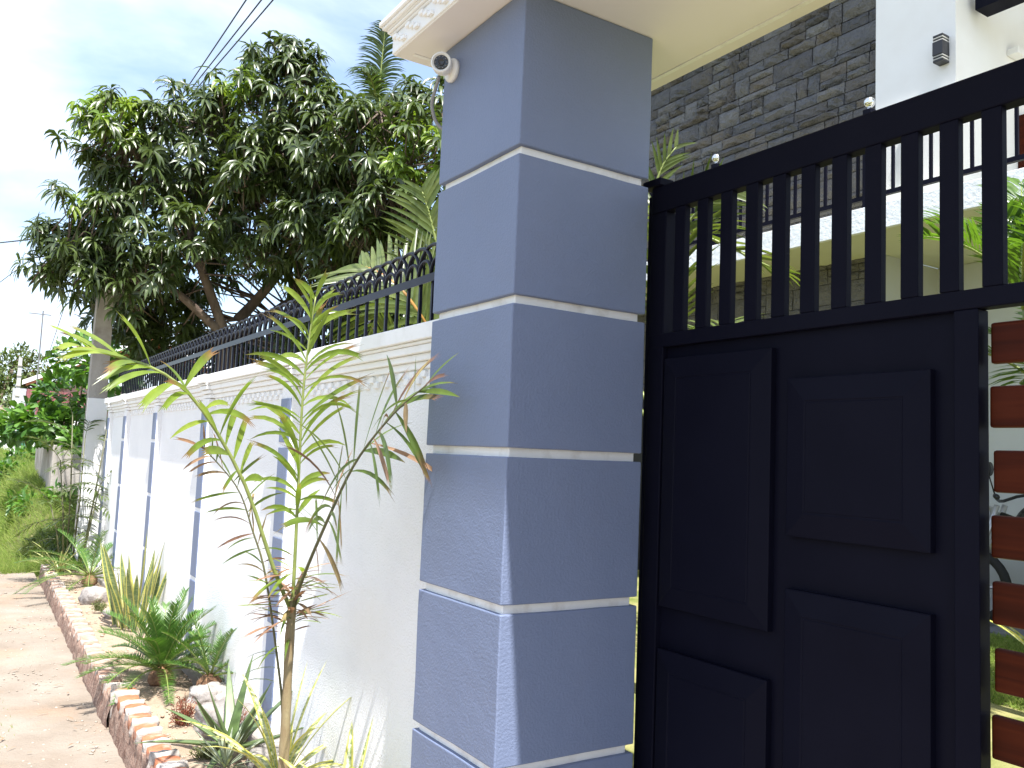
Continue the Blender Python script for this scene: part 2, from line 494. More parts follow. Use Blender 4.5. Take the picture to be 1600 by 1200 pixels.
def wide_blade(p0, d, up, L, W, segs=7, droop=0.3, prof='strap', fold=0.2, twist=0.0):
    """one leaf, five verts across with an 'm' attribute; returns MB-like tuple"""
    p = np.array(p0, float); d = nrm(d); S = nrm(np.cross(d, up)); fn = PROF[prof]
    V, Fc, Mv = [], [], []
    for s in range(segs + 1):
        t = s / segs
        S = nrm(S - d * (S @ d)); Nn = np.cross(S, d)
        if twist:
            S = nrm(S + Nn * twist / segs); Nn = np.cross(S, d)
        wd = W * 0.5 * float(fn(np.array(t)))
        for k in (-1, -0.55, 0, 0.55, 1):
            V.append(p + S * wd * k + Nn * wd * fold * abs(k)); Mv.append(abs(k))
        if s < segs:
            p = p + d * L / segs
            d = nrm(d + np.array([0, 0, -droop / segs]))
    for s in range(segs):
        for k in range(4):
            a = s * 5 + k
            Fc.append((a, a + 1, a + 6, a + 5))
    return V, Fc, Mv

def leaf_object(name, parent, mat, *a, **k):
    V, Fc, Mv = wide_blade(*a, **k)
    mb = MB().add(V, Fc)
    o = mb.build(name, mat, parent, True)
    q = o.data.attributes.new('m', 'FLOAT', 'POINT')
    q.data.foreach_set('value', np.array(Mv, np.float32))
    return o

# ================================================================== SETTING
def grid_sheet(name, x0, x1, y0, y1, nx, ny, zf, mat, smooth=True):
    xs = np.linspace(x0, x1, nx + 1); ys = np.linspace(y0, y1, ny + 1)
    V = [(x, y, zf(x, y)) for y in ys for x in xs]
    Fc = [(j * (nx + 1) + i, j * (nx + 1) + i + 1, (j + 1) * (nx + 1) + i + 1, (j + 1) * (nx + 1) + i) for j in range(ny) for i in range(nx)]
    o = MB().add(V, Fc).build(name, mat, None, smooth)
    return tag(o, kind='structure')

def nz(x, y, s, a, k=0.0):
    return a * mnoise.noise(Vector((x * s + k, y * s - k, k)))

YARD = 0.35
grid_sheet('ground', -600, 600, -600, 900, 6, 6, lambda x, y: -0.06, MAT['verge'])
grid_sheet('road', -5.2, -0.47, -9, 12.6, 70, 260, lambda x, y: nz(x, y, 1.7, 0.012) + nz(x, y, 9, 0.004, 3.1), MAT['roadmat'])
def bank(x, y):
    a = min(max((y - 9.2) / 2.3, 0), 1); b = min(max((x + 0.80) / 0.5, 0), 1)
    a = a * a * (3 - 2 * a); b = b * b * (3 - 2 * b)
    m2 = 1.15 * min(max((y - 12.3) / 6, 0), 1)
    return -0.05 + 0.06 * min(max((y - 12.2) / 0.5, b * a), 1) + m2 + 0.72 * a * b * (1 - m2 / 1.15)
grid_sheet('verge', -1.1, 6, 9.0, 60, 60, 240, lambda x, y: bank(x, y) + nz(x, y, 1.9, 0.05, 1.7) * min(max((y - 9) / 2, 0), 1), MAT['verge'])
grid_sheet('garden_bed', -0.44, 0.11, 0.4, 8.75, 16, 190, lambda x, y: 0.125 + nz(x, y, 3.5, 0.022, 0.4) + nz(x, y, 14, 0.007, 2.2), MAT['soil'])
tag(MB().box(0.62, 5.40, -6, 1.2, YARD - 0.3, YARD).box(0.62, 5.40, 1.2, 9.2, YARD - 0.3, YARD - 0.002).build('lawn', MAT['lawn_base']), kind='structure')
tag(MB().box(5.40, 8.6, -6, 2.36, YARD - 0.3, YARD + 0.03).build('paved_strip', MAT['paving']), kind='structure')

tag(MB().box(-0.47, 0.615, -6, -0.03, -0.05, 0.035, 0.01).build('bounce_apron', MAT['concrete_bounce']), kind='structure')  # unseen pale apron, added to bounce light onto the pillar's gateway face

# ------------------------------------------------------------------ boundary wall
WX = 0.096
WY0, WY1 = 0.515, 8.46
bw = thing('boundary_wall', (0.2, 4.4, 0), 'long white stucco boundary wall with slate blue pilaster strips beside the lane', 'wall')
MB().box(WX, 0.30, WY0, WY1, -0.1, 1.86).build('wall_panel', MAT['stucco'], bw)
PIL = [2.185, 3.90, 5.64, 7.22]
cp = MB()
for z0, z1, x in ((1.86, 1.888, 0.083), (1.888, 1.915, 0.070), (1.915, 1.945, 0.056), (1.945, 1.958, 0.048), (1.958, 2.018, 0.034)):
    cp.box(x, 0.33, WY0, WY1 + 0.02, z0 + 0.0004, z1, 0.004)
    for y in PIL + [8.34]:
        cp.box(x - 0.024, 0.2, y - 0.105, y + 0.105, z0 + 0.0016, z1 - 0.0012, 0.004)
cp.build('coping', MAT['white'], bw)
MB().box(-0.03, WX - 0.003, WY0 + 0.6, WY1, 0.02, 0.175, 0.012).build('footing', MAT['concrete'], bw)
# stepped dentils under the coping
dm = MB().box(-0.006, 0.0075, -0.019, 0.019, -0.012, 0.012, 0.0025).mesh('dentil'); dm.materials.append(MAT['white'])
y = WY0 + 0.03
k = 0
while y < 5.4:
    if all(abs(y - p) > 0.10 for p in PIL):
        z = (1.842, 1.818)[k % 2]
        piece('dentil', dm, bw, (WX - 0.006, y, z))
    y += 0.047
    k += 1
far_d = MB()
while y < WY1:
    if all(abs(y - p) > 0.10 for p in PIL):
        z = (1.842, 1.818)[k % 2]
        far_d.box(WX - 0.012, WX + 0.0015, y - 0.019, y + 0.019, z - 0.012, z + 0.012)
    y += 0.047
    k += 1
tag(far_d.build('dentil_band', MAT['white'], bw), kind='stuff')
ZB = [2.478, 2.028, 1.578, 1.128, 0.678, 0.228]
GR = 0.027
for y in PIL + [8.34]:
    pl = MB().box(0.056, WX + 0.02, y - 0.077, y + 0.077, 0.05, 1.858, 0.003).build('pilaster', MAT['stucco'], bw)
    zt = 1.80
    for zb in ZB[2:] + [0.10]:
        MB().box(0.050, 0.0585, y - 0.0745, y + 0.0745, zb, zt, 0.002).build('block', MAT['slate'], pl)
        zt = zb - GR

# ------------------------------------------------------------------ wrought iron fence on the wall
fn = thing('wall_fence', (0.15, 4.4, 2.018), 'black wrought iron railing with two rows of arches on top of white wall', 'fence')
FX = 0.15
P = 0.1055
NB = 72
Y0f = 0.705
bar_me = MB().box(-0.006, 0.006, -0.006, 0.006, 2.0 - 2.018, 2.226 - 2.018).mesh('bar'); bar_me.materials.append(MAT['iron'])
spike = MB().box(-0.004, 0.004, -0.004, 0.004, 0.0, 0.085)
spike.lathe([(0.005, 0.085), (0.009, 0.096), (0.006, 0.11), (0.0005, 0.135)], (0, 0, 0), n=6)
spike_me = spike.mesh('finial'); spike_me.materials.append(MAT['iron'])
def arch_mesh(r, h, name):
    pts = [np.array([0, -r * math.cos(a), h * math.sin(a)]) for a in np.linspace(0, math.pi, 11)]
    m = MB().tube(pts, 0.0075, 6).mesh(name, True); m.materials.append(MAT['iron']); return m
big = arch_mesh(P * 0.98, 0.088, 'arch'); small = arch_mesh(P * 0.5, 0.055, 'arch')
for i in range(NB):
    yy = Y0f + i * P
    piece('bar', bar_me, fn, (FX, yy, 2.018))
    piece('finial', spike_me, fn, (FX + 0.010, yy, 2.236))
    piece('arch', big, fn, (FX - 0.009, yy + P, 2.262))
    piece('arch', small, fn, (FX - 0.011, yy + P * 0.5, 2.238))
MB().box(FX - 0.014, FX + 0.014, Y0f - 0.19, Y0f + NB * P, 2.2265, 2.2385, 0.002).box(FX - 0.0165, FX - 0.013, Y0f - 0.19, Y0f + NB * P, 2.204, 2.236).build('rail', MAT['iron'], fn)
MB().box(FX - 0.013, FX + 0.013, Y0f - 0.19, Y0f + NB * P, 2.016, 2.026, 0.002).build('rail', MAT['iron'], fn)
MB().box(FX - 0.012, FX + 0.012, Y0f - 0.19, Y0f - 0.165, 2.026, 2.37, 0.002).build('end_post', MAT['iron'], fn)

# ------------------------------------------------------------------ gate pillar
PW, PD = 0.5094, 0.5116
def pillar(y0, label):
    pt = thing('gate_pillar', (PW / 2, y0 + PD / 2, 0), label, 'pillar')
    MB().box(0.017, PW - 0.017, y0 + 0.017, y0 + PD - 0.017, -0.1, 2.955, 0.003).build('core', MAT['groove'], pt)
    zt = 2.958
    for i, zb in enumerate(ZB + [-0.15]):
        bm = bmesh.new()
        bmesh.ops.create_cube(bm, size=1)
        for q in bm.verts:
            q.co = (PW / 2 + q.co.x * PW, y0 + PD / 2 + q.co.y * PD, (zb + zt) / 2 + q.co.z * (zt - zb))
        bmesh.ops.subdivide_edges(bm, edges=list(bm.edges), cuts=10, use_grid_fill=True)
        for q in bm.verts:          # hand-trowelled render is never quite flat
            n_ = mnoise.noise_vector(q.co * 5.5) * 0.0016 + mnoise.noise_vector(q.co * 22) * 0.0006
            q.co += n_
        bm.verts.index_update()
        ed = [e for e in bm.edges if len(e.link_faces) == 2 and e.calc_face_angle(0) > 0.7]
        bmesh.ops.bevel(bm, geom=ed, offset=0.004, segments=2, affect='EDGES', profile=0.5)
        bm.verts.index_update()
        mb = MB().add([q.co[:] for q in bm.verts], [[q.index for q in fc.verts] for fc in bm.faces])
        bm.free()
        mb.build('block', MAT['slate'], pt)
        zt = zb - GR
    return pt
pillar(0.0, 'tall square slate blue gate pillar with white grooves')
pillar(-4.55, 'second slate blue gate pillar at the far right end of the gate')

# ------------------------------------------------------------------ gate roof
gr = thing('gate_canopy', (0.3, -1.9, 2.96), 'cream flat concrete canopy slab with moulded white fascia over the gate pillar', 'canopy')
RX0, RX1, RY0, RY1 = -0.13, 0.785, -5.0, 0.656
ZS = 2.96
sb = MB().box(RX0, RX1, RY0, RY1, ZS, 3.05, 0.003)
sb.build('slab', MAT['soffit'], gr)
fb = MB()
fb.box(RX0 - 0.006, RX1 + 0.006, RY0 - 0.006, RY1 + 0.006, ZS + 0.006, 3.034, 0.003)
fb.build('fascia', MAT['white'], gr)
cb = MB()
for z0, z1, o_ in ((3.0345, 3.042, 0.014), (3.0425, 3.052, 0.022), (3.0525, 3.057, 0.026), (3.0575, 3.069, 0.037), (3.0695, 3.088, 0.046)):
    cb.box(RX0 - o_, RX1 + o_, RY0 - o_, RY1 + o_, z0, z1, 0.004)
cb.build('cornice', MAT['white'], gr)
MB().box(RX0 + 0.05, RX1 - 0.05, RY1 - 0.065, RY1 - 0.05, ZS - 0.003, ZS + 0.004).box(RX1 - 0.07, RX1 - 0.052, RY0 + 0.1, RY1 - 0.07, ZS - 0.003, ZS + 0.004).build('drip_groove', MAT['groove'], gr)
dr = MB().box(-0.008, 0.004, -0.015, 0.015, -0.007, 0.007, 0.002).mesh('dentil'); dr.materials.append(MAT['white'])
k = 0
y = RY1 - 0.03
while y > -2.2:
    piece('dentil', dr, gr, (RX0 - 0.010, y, ZS + (0.058, 0.042, 0.026)[k % 3]))
    y -= 0.034
    k += 1

# ------------------------------------------------------------------ sliding gate
GX = 0.56
gt = thing('sliding_gate', (GX, -2.0, 0.05), 'black painted steel sliding gate with barred top, raised panels and brown slats', 'gate')
GB = MAT['gate']
Y_A, Y_END = 0.03, -4.0
MB().box(GX, GX + 0.045, Y_END, Y_A + 0.012, 2.376, 2.466, 0.004).build('top_rail', GB, gt)
MB().box(GX - 0.012, GX + 0.05, -0.01, 0.075, 2.4665, 2.492, 0.003).build('guide_plate', GB, gt)
MB().box(GX, GX + 0.045, Y_END, Y_A + 0.01, 1.925, 1.970, 0.003).build('middle_rail', GB, gt)
MB().box(GX + 0.001, GX + 0.044, -0.030, Y_A + 0.011, 0.10, 2.3755, 0.003).build('stile', GB, gt)
MB().box(GX + 0.004, GX + 0.040, Y_A + 0.014, Y_A + 0.028, 0.10, 2.44).build('stop_angle', GB, gt)
bar_g = MB().box(0.010, 0.034, -0.046, 0.0, 1.9702 - 2.17, 2.3758 - 2.17, 0.0025).mesh('bar'); bar_g.materials.append(GB)
kk = 0
yb = -0.0706
while yb > Y_END + 0.1:
    piece('bar', bar_g, gt, (GX - 0.010 + 0.002, yb, 2.17))
    yb -= 0.0990
    kk += 1
MB().box(GX + 0.002, GX + 0.046, -1.052, -0.995, 0.10, 1.9245, 0.003).build('post', GB, gt)
MB().box(GX + 0.001, GX + 0.045, Y_END, Y_A, 0.06, 0.099, 0.003).build('bottom_rail', GB, gt)
MB().box(GX + 0.0225, GX + 0.030, -0.9945, -0.0305, 0.10, 1.9247).build('sheet', GB, gt)
def raised_panel(y0, y1, z0, z1):
    x = GX + 0.022
    a = MB()
    bv = 0.062
    d0, d1, d2 = 0.020, 0.0275, 0.0315
    rings = [(0, 0.0), (0, d0), (0.003, d0 + 0.002), (bv, d2), (bv + 0.003, d2 - 0.0015), (bv + 0.006, d2 - 0.0015), (bv + 0.008, d2)]
    V = []
    for ins, d in rings:
        V += [(x - d, y0 + ins, z0 + ins), (x - d, y1 - ins, z0 + ins), (x - d, y1 - ins, z1 - ins), (x - d, y0 + ins, z1 - ins)]
    Fc = []
    for r in range(len(rings) - 1):
        for q in range(4):
            q2 = (q + 1) % 4
            Fc.append((r * 4 + q, (r + 1) * 4 + q, (r + 1) * 4 + q2, r * 4 + q2))
    n_ = (len(rings) - 1) * 4
    Fc.append((n_, n_ + 3, n_ + 2, n_ + 1))
    a.add(V, Fc)
    return a.build('raised_panel', GB, gt)
raised_panel(-0.473, -0.040, 1.105, 1.885)
raised_panel(-0.940, -0.530, 1.370, 1.795)
raised_panel(-0.940, -0.530, 0.40, 1.231)
raised_panel(-0.473, -0.040, 0.22, 0.975)
sm = MB().box(0, 0.020, -2.86, 0, -0.0465, 0.0465, 0.006).mesh('slat'); sm.materials.append(MAT['wood'])
for i in range(12):
    zc = 1.8475 - i * 0.1425
    if zc < 0.15: break
    piece('slat', sm, gt, (GX + 0.032, -1.062 + 0.004 * math.sin(i * 2.3), zc), rot=(0.004 * math.sin(i * 1.7), 0, 0))
for y in (-1.98, -2.98, -3.95):
    MB().box(GX + 0.0525, GX + 0.090, y - 0.05, y, 0.10, 1.9245, 0.003).build('post', GB, gt)

# ------------------------------------------------------------------ house behind the gate
hs = thing('house', (6.5, 4, YARD), 'white two storey house with dark stone cladding and a balcony behind the gate', 'house')
SX = 5.2
FXH = 4.5
ZF0, ZF1 = 3.405, 3.60
MAT['hwhite'] = pmat('house_white', (0.78, 0.76, 0.74), (0.82, 0.81, 0.80), 3, 0.6, [(60, 0.15, 0.003)])
MAT['hfascia'] = pmat('house_rough_white', (0.76, 0.77, 0.79), (0.82, 0.83, 0.85), 8, 0.8, [(28, 0.5, 0.012), (90, 0.3, 0.004)])
MAT['hsoffit'] = pmat('house_soffit', (0.60, 0.60, 0.46), (0.64, 0.64, 0.50), 2, 0.7)
MAT['hgrey'] = pmat('house_porch_wall', (0.52, 0.53, 0.53), (0.56, 0.57, 0.57), 2, 0.7, [(50, 0.15, 0.003)])
MAT['stone'] = pmat('dark_stone', (0.075, 0.075, 0.080), (0.16, 0.15, 0.145), 13, 0.75, [(14, 1.0, 0.05), (60, 0.8, 0.010)], rnd=[(0.045, 0.047, 0.055), (0.12, 0.125, 0.14), (0.085, 0.072, 0.06), (0.19, 0.188, 0.188), (0.065, 0.067, 0.078), (0.15, 0.128, 0.102), (0.10, 0.105, 0.12), (0.21, 0.207, 0.20)], detail=8)
MAT['stone_back'] = pmat('stone_joint', (0.022, 0.022, 0.024), None, rough=0.95)
MB().box(FXH, SX + 0.3, -3.0, 9.0, ZF0 + 0.003, ZF1 - 0.003).build('balcony_slab', MAT['hsoffit'], hs)
MB().box(FXH - 0.045, FXH - 0.001, -3.0, 9.0, ZF0, ZF1, 0.004).build('balcony_fascia', MAT['hfascia'], hs)
MB().box(SX + 0.013, 6.2, 2.2985, 2.6, YARD - 0.2, ZF0 + 0.002).build('return_wall', MAT['hgrey'], hs)
sw = MB().box(SX + 0.012, SX + 0.4, 2.301, 9.0, YARD - 0.2, 7.2).build('stone_wall', MAT['stone_back'], hs)
MB().box(6.0, 6.2, -3.0, 2.30, YARD - 0.2, ZF0).build('porch_wall', MAT['hgrey'], hs)
MB().box(SX + 0.3, 6.2, -3.0, 2.30, ZF0 + 0.004, ZF1 - 0.005).build('porch_ceiling', MAT['hsoffit'], hs)
MB().box(4.95, 8.0, 1.52, 2.215, ZF1 - 0.002, 7.2).build('upper_wall', MAT['hwhite'], hs)
MB().box(8.0, 8.2, -3.0, 1.52, ZF1 - 0.002, 7.2).build('upper_back_wall', MAT['hwhite'], hs)
MB().box(5.86, 6.75, 1.455, 1.5185, ZF1, 4.55).build('door', MAT['wood'], hs)
MB().box(5.70, 6.9, 1.43, 1.5185, 5.02, 5.075, 0.006).build('lintel', MAT['hwhite'], hs)
MB().box(4.76, 8.4, -0.6, 9.0, 6.35, 6.5).build('shading_eave', MAT['hwhite'], hs)  # eave out of view, overhang sized to shade the stone and side wall
MB().box(5.12, 5.30, 0.3, 1.46, 5.20, 5.36).box(5.12, 8.0, 0.9, 1.05, 5.365, 5.45).build('rafter', MAT['gate'], hs)
# cladding stones, picked apart one by one on the storey that shows
def stone_mesh(seed):
    r_ = random.Random(seed)
    nx_, ny_ = 5, 3
    V, Fc = [], []
    for j in range(ny_ + 1):
        for i in range(nx_ + 1):
            u = i / nx_ - 0.5; v_ = j / ny_ - 0.5
            edge = (i in (0, nx_)) or (j in (0, ny_))
            d = r_.uniform(-0.25, 0.0) if edge else r_.uniform(-1.0, -0.35)
            V.append((d, u + (0 if edge else r_.uniform(-.05, .05)), v_ + (0 if edge else r_.uniform(-.06, .06))))
    for j in range(ny_):
        for i in range(nx_):
            a = j * (nx_ + 1) + i
            Fc.append((a, a + nx_ + 1, a + nx_ + 2, a + 1))
    b0 = len(V)
    cr_ = [(-0.5, -0.5), (0.5, -0.5), (0.5, 0.5), (-0.5, 0.5)]
    V += [(1.0, a, b) for a, b in cr_]
    bt = [i for i in range(nx_ + 1)]
    rt = [j * (nx_ + 1) + nx_ for j in range(ny_ + 1)]
    tp = [ny_ * (nx_ + 1) + i for i in range(nx_, -1, -1)]
    lf = [j * (nx_ + 1) for j in range(ny_, -1, -1)]
    for k_, sd in enumerate((bt, rt, tp, lf)):
        Fc.append(tuple(sd) + (b0 + (k_ + 1) % 4, b0 + k_))
    m = MB().add(V, Fc).mesh('stone', False)
    m.materials.append(MAT['stone'])
    return m
SM = [stone_mesh(i) for i in range(10)]
rs = random.Random(5)
stones = []
def courses(y0, y1, z0, z1):
    z = z0
    while z < z1:
        h = rs.choice((0.08, 0.11, 0.14, 0.19))
        y_ = y0
        while y_ < y1:
            L_ = rs.choice((rs.uniform(0.11, 0.2), rs.uniform(0.2, 0.36), rs.uniform(0.3, 0.48)))
            if y1 - y_ - L_ < 0.1: L_ = y1 - y_
            if h > 0.13 and rs.random() < 0.45:
                hh = h * rs.uniform(0.4, 0.6)
                yield y_, L_, z, hh
                yield y_, L_, z + hh, h - hh
            else:
                yield y_, L_, z, h
            y_ += L_
        z += h
lst = list(courses(2.302, 6.3, ZF1, 6.3))
def seen(y_, z):
    p = CAM_R @ (np.array([SX, y_, z]) - CAM_C)
    X_, Y_ = 800 + F_PX * p[0] / p[2], 600 - F_PX * p[1] / p[2]
    return X_ > 1015 and Y_ > -30 and (Y_ < 300 - (X_ - 1040) * 0.36)
vis = [s for s in lst if seen(s[0] + s[1] / 2, s[2])]
oth = [s for s in lst if not seen(s[0] + s[1] / 2, s[2])]
vis.sort(key=lambda s: -s[1] * s[3])
oth += vis[300:]
for y_, L_, z, h in vis[:300]:
    piece('stone', SM[rs.randrange(10)], sw, (SX + 0.0, y_ + L_ / 2, z + h / 2), scale=(rs.uniform(0.025, 0.075), L_ - 0.008, h - 0.008))
rest = MB()
oth += list(courses(2.302, 6.6, 2.3, ZF0)) + list(courses(2.302, 2.9, YARD, 2.3))
for y_, L_, z, h in oth:
    m = SM[rs.randrange(10)]
    sc_ = np.array([rs.uniform(0.018, 0.040), L_ - 0.006, h - 0.006])
    rest.add(np.array([v_.co[:] for v_ in m.vertices]) * sc_ + np.array([SX, y_ + L_ / 2, z + h / 2]), [tuple(p_.vertices) for p_ in m.polygons])
ro = rest.build('stone_cladding', MAT['stone'], sw)
tag(ro, kind='stuff')
# balcony railing
RXX = 4.60
rl = MB().box(RXX - 0.02, RXX + 0.02, -3.0, 9.0, 4.33, 4.37).box(RXX - 0.018, RXX + 0.018, -3.0, 9.0, 3.705, 3.74).build('balcony_railing', MAT['gate'], hs)
rbm = MB().box(-0.010, 0.010, -0.011, 0.011, -0.294, 0.294).mesh('bar'); rbm.materials.append(MAT['gate'])
for i in range(-2, 24):
    y_ = 0.891 + i * 0.1548
    piece('bar', rbm, rl, (RXX, y_, 4.035))
pm = MB().box(-0.035, 0.035, -0.035, 0.035, 3.601 - 4.0, 4.44 - 4.0).mesh('newel'); pm.materials.append(MAT['gate'])
bm_ = MB().lathe([(0.018, 0), (0.018, 0.02)] + [(0.045 * math.sin(a), 0.062 - 0.045 * math.cos(a)) for a in np.linspace(0.35, math.pi, 10)], (0, 0, 0), n=16).mesh('ball', True); bm_.materials.append(MAT['chrome'])
for y_ in (0.38, 2.03, 3.685, 5.34):
    piece('newel', pm, rl, (RXX, y_, 4.0))
    piece('ball', bm_, rl, (RXX, y_, 4.44))
# the back of the plot
bk = MB().box(0.31, 8.0, 9.05, 9.2, 0, 1.9).build('garden_wall', MAT['hwhite'])
tag(bk, 'plain white rear garden wall behind the mango tree', 'wall', None, 'thing')

# ================================================================== OBJECTS
# ------------------------------------------------------------------ kerb of the garden bed
kb = thing('brick_kerb', (-0.48, 4.5, 0), 'low brick and mortar kerb edging the garden bed along the sandy lane', 'kerb')
def kx(y): return -0.515 + max(0.0, (y - 2.0)) * 0.0125
rk = random.Random(3)
def rough_box(seed, amp, sx=1, sy=1, sz=1, cuts=2):
    bm = bmesh.new(); bmesh.ops.create_cube(bm, size=1)
    bmesh.ops.subdivide_edges(bm, edges=list(bm.edges), cuts=cuts, use_grid_fill=True)
    for q in bm.verts:
        n_ = mnoise.noise_vector(Vector((q.co.x * 2.3 + seed * 7.1, q.co.y * 2.3, q.co.z * 2.3)))
        rr = 1 - 0.10 * (abs(q.co.x * 2) ** 4 * abs(q.co.y * 2) ** 4 + abs(q.co.y * 2) ** 4 * abs(q.co.z * 2) ** 4)
        q.co = Vector((q.co.x * sx, q.co.y * sy, q.co.z * sz)) * rr + Vector((n_.x * amp * sx, n_.y * amp * sy, n_.z * amp * sz))
    bm.verts.index_update()
    mb = MB().add([q.co[:] for q in bm.verts], [[q.index for q in fc.verts] for fc in bm.faces]); bm.free()
    return mb
BR = []
for i in range(5):
    m = rough_box(i, 0.08).mesh('brick', True); m.materials.append(MAT['brick']); BR.append(m)
MO = []
for i in range(4):
    m = rough_box(20 + i, 0.2).mesh('mortar_joint', True); m.materials.append(MAT['mortar']); MO.append(m)
MAT['worn'] = pmat('kerb_worn', (0.24, 0.125, 0.08), (0.44, 0.32, 0.245), 16, 0.95, [(60, 0.8, 0.008), (16, 0.5, 0.02)], detail=8)
BF = []
for i in range(5):
    m = rough_box(50 + i, 0.09).mesh('brick', True); m.materials.append(MAT['worn']); BF.append(m)
def kerb_run(y0, y1, ztop, dx, pitch, lump=1.0):
    y = y0
    while y < y1:
        L_ = pitch * rk.uniform(0.92, 1.06)
        yc = y + L_ / 2
        for c_, zc in enumerate((ztop - 0.035, ztop - 0.105, ztop - 0.175)):
            if c_ == 0 or zc > 0.0:
                piece('brick', (BR if lump > 0.5 else BF)[rk.randrange(5)], kb, (kx(yc) + dx + 0.048 + rk.uniform(-.006, .006), yc + (0 if c_ % 2 == 0 else pitch / 2), zc + rk.uniform(-.004, .004)), rot=(0, rk.uniform(-.03, .03), rk.uniform(-.03, .03)), scale=(0.098, L_ - (0.045 if lump > 0.5 else 0.008), 0.066))
        piece('mortar_joint', MO[rk.randrange(4)], kb, (kx(yc) + dx + 0.05, y + L_, ztop - 0.032 + rk.uniform(-.004, .008)), rot=(0, 0, rk.uniform(-.2, .2)), scale=(0.100 + 0.012 * lump, rk.uniform(0.03, 0.085) * lump, 0.066 + 0.012 * lump))
        y += L_
kerb_run(0.9, 3.10, 0.205, 0.0, 0.175)
kerb_run(3.16, 8.7, 0.165, -0.015, 0.205, 0.35)
def rough_strip(y0, y1, dx, ztop):
    """rendered lane side of the kerb, battered and uneven"""
    V, Fc = [], []
    n_ = int((y1 - y0) / 0.035); rows = 7
    for i in range(n_ + 1):
        y = y0 + (y1 - y0) * i / n_
        for j in range(rows):
            z = -0.03 + (ztop + 0.03) * j / (rows - 1)
            off = -0.022 + 0.022 * (j / (rows - 1)) ** 2 + 0.012 * mnoise.noise(Vector((y * 7, z * 16, dx * 9))) + 0.008 * mnoise.noise(Vector((y * 30, z * 40, 1)))
            V.append((kx(y) + dx + off, y, z))
        V.append((kx(y) + dx + 0.03, y, ztop - 0.012))
    r = rows + 1
    for i in range(n_):
        for j in range(r - 1):
            a = i * r + j
            Fc.append((a, a + 1, a + r + 1, a + r))
    return MB().add(V, Fc)
rough_strip(0.9, 3.12, 0.0, 0.165).build('rendered_face', MAT['render'], kb, True)
rough_strip(3.06, 8.72, -0.015, 0.135).build('rendered_face', MAT['render'], kb, True)

piece('mortar_joint', MO[1], kb, (kx(3.1) + 0.035, 3.10, 0.085), scale=(0.10, 0.12, 0.20))

# ------------------------------------------------------------------ lane litter and gravel
def pebbles(name, n, area, smin, smax, mat, zoff=0.0):
    mb = MB()
    ico = bmesh.new(); bmesh.ops.create_icosphere(ico, subdivisions=1, radius=1)
    ico.verts.index_update()
    bv = np.array([q.co[:] for q in ico.verts]); bf = [[q.index for q in fc.verts] for fc in ico.faces]; ico.free()
    for _ in range(n):
        x = rng.uniform(area[0], area[1]); y = area[2] + (area[3] - area[2]) * rng.random() ** 1.4
        s = rng.uniform(smin, smax) * rng.uniform(0.5, 1)
        sc_ = np.array([rng.uniform(.7, 1.3), rng.uniform(.7, 1.3), rng.uniform(.35, .7)]) * s
        a = rng.uniform(0, 6.28); Rz = np.array([[math.cos(a), -math.sin(a), 0], [math.sin(a), math.cos(a), 0], [0, 0, 1]])
        mb.add((bv * (1 + rng.uniform(-.2, .2, (len(bv), 1))) * sc_) @ Rz.T + np.array([x, y, zoff + s * 0.2]), bf)
    o = mb.build(name, mat, None, True)
    return tag(o, kind='stuff')
tag(pebbles('lane_gravel', 2600, (-2.3, -0.53, 1.6, 12.4), 0.004, 0.013, pmat('lane_pebble', (0.20, 0.16, 0.125), (0.42, 0.37, 0.31), 30, 0.9, coord='World')), 'small pebbles scattered over the sandy lane', 'gravel')
tag(pebbles('bed_gravel', 900, (-0.40, 0.05, 1.2, 8.6), 0.004, 0.016, pmat('bed_pebble', (0.28, 0.18, 0.12), (0.48, 0.40, 0.31), 30, 0.9, coord='World'), 0.13), 'small stones on the sandy garden bed', 'gravel')
ll = MB()
N_ = 260
pp = np.stack([rng.uniform(-2.2, -0.55, N_), rng.uniform(1.8, 12, N_), np.full(N_, 0.016)], 1)
aa = rng.uniform(0, 6.28, N_)
ll.add(*blades(pp, np.stack([np.cos(aa), np.sin(aa), rng.uniform(0, .25, N_)], 1), (0, 0, 1), rng.uniform(.02, .07, N_), rng.uniform(.004, .014, N_), 3, 0.3))
tag(ll.build('fallen_leaves', MAT['dry'], None), 'dry leaf scraps lying on the sandy lane', 'leaves', None, 'stuff')

# ------------------------------------------------------------------ security camera on the pillar
sc_o = np.array([0.0, 0.44, 2.862])
sc = thing('security_camera', sc_o, 'white round security camera under the roof slab on the pillar corner', 'camera')
MAT['camwhite'] = pmat('camera_white', (0.78, 0.77, 0.75), None, rough=0.35)
MAT['camblack'] = pmat('camera_glass', (0.01, 0.01, 0.012), None, rough=0.12)
MB().lathe([(0.040, 0.0), (0.041, 0.010), (0.038, 0.016), (0.030, 0.020)], sc_o, (-1, 0, 0), 28).build('base', MAT['camwhite'], sc, True)
look = nrm(np.array([-0.62, -0.80, -0.10]))
hc = sc_o + np.array([-0.052, -0.012, 0.004])
hd = MB().lathe([(0.020, -0.034), (0.030, -0.026), (0.0345, -0.012), (0.0350, 0.018), (0.0345, 0.026), (0.029, 0.0285), (0.028, 0.022)], hc, look, 28).build('housing', MAT['camwhite'], sc, True)
MB().lathe([(0.0275, 0.020), (0.0275, 0.0215), (0.022, 0.0225), (0.0005, 0.0235)], hc, look, 28).build('lens_window', MAT['camblack'], hd, True)
lr = MB().lathe([(0.012, 0.0236), (0.012, 0.0262), (0.009, 0.0266), (0.0085, 0.0250), (0.0004, 0.0262)], hc, look, 20)
lr.build('lens', pmat('lens_ring', (0.03, 0.03, 0.034), None, rough=0.2), hd, True)
a1 = nrm(np.cross(look, [0, 0, 1])); a2 = np.cross(a1, look)
leds = MB()
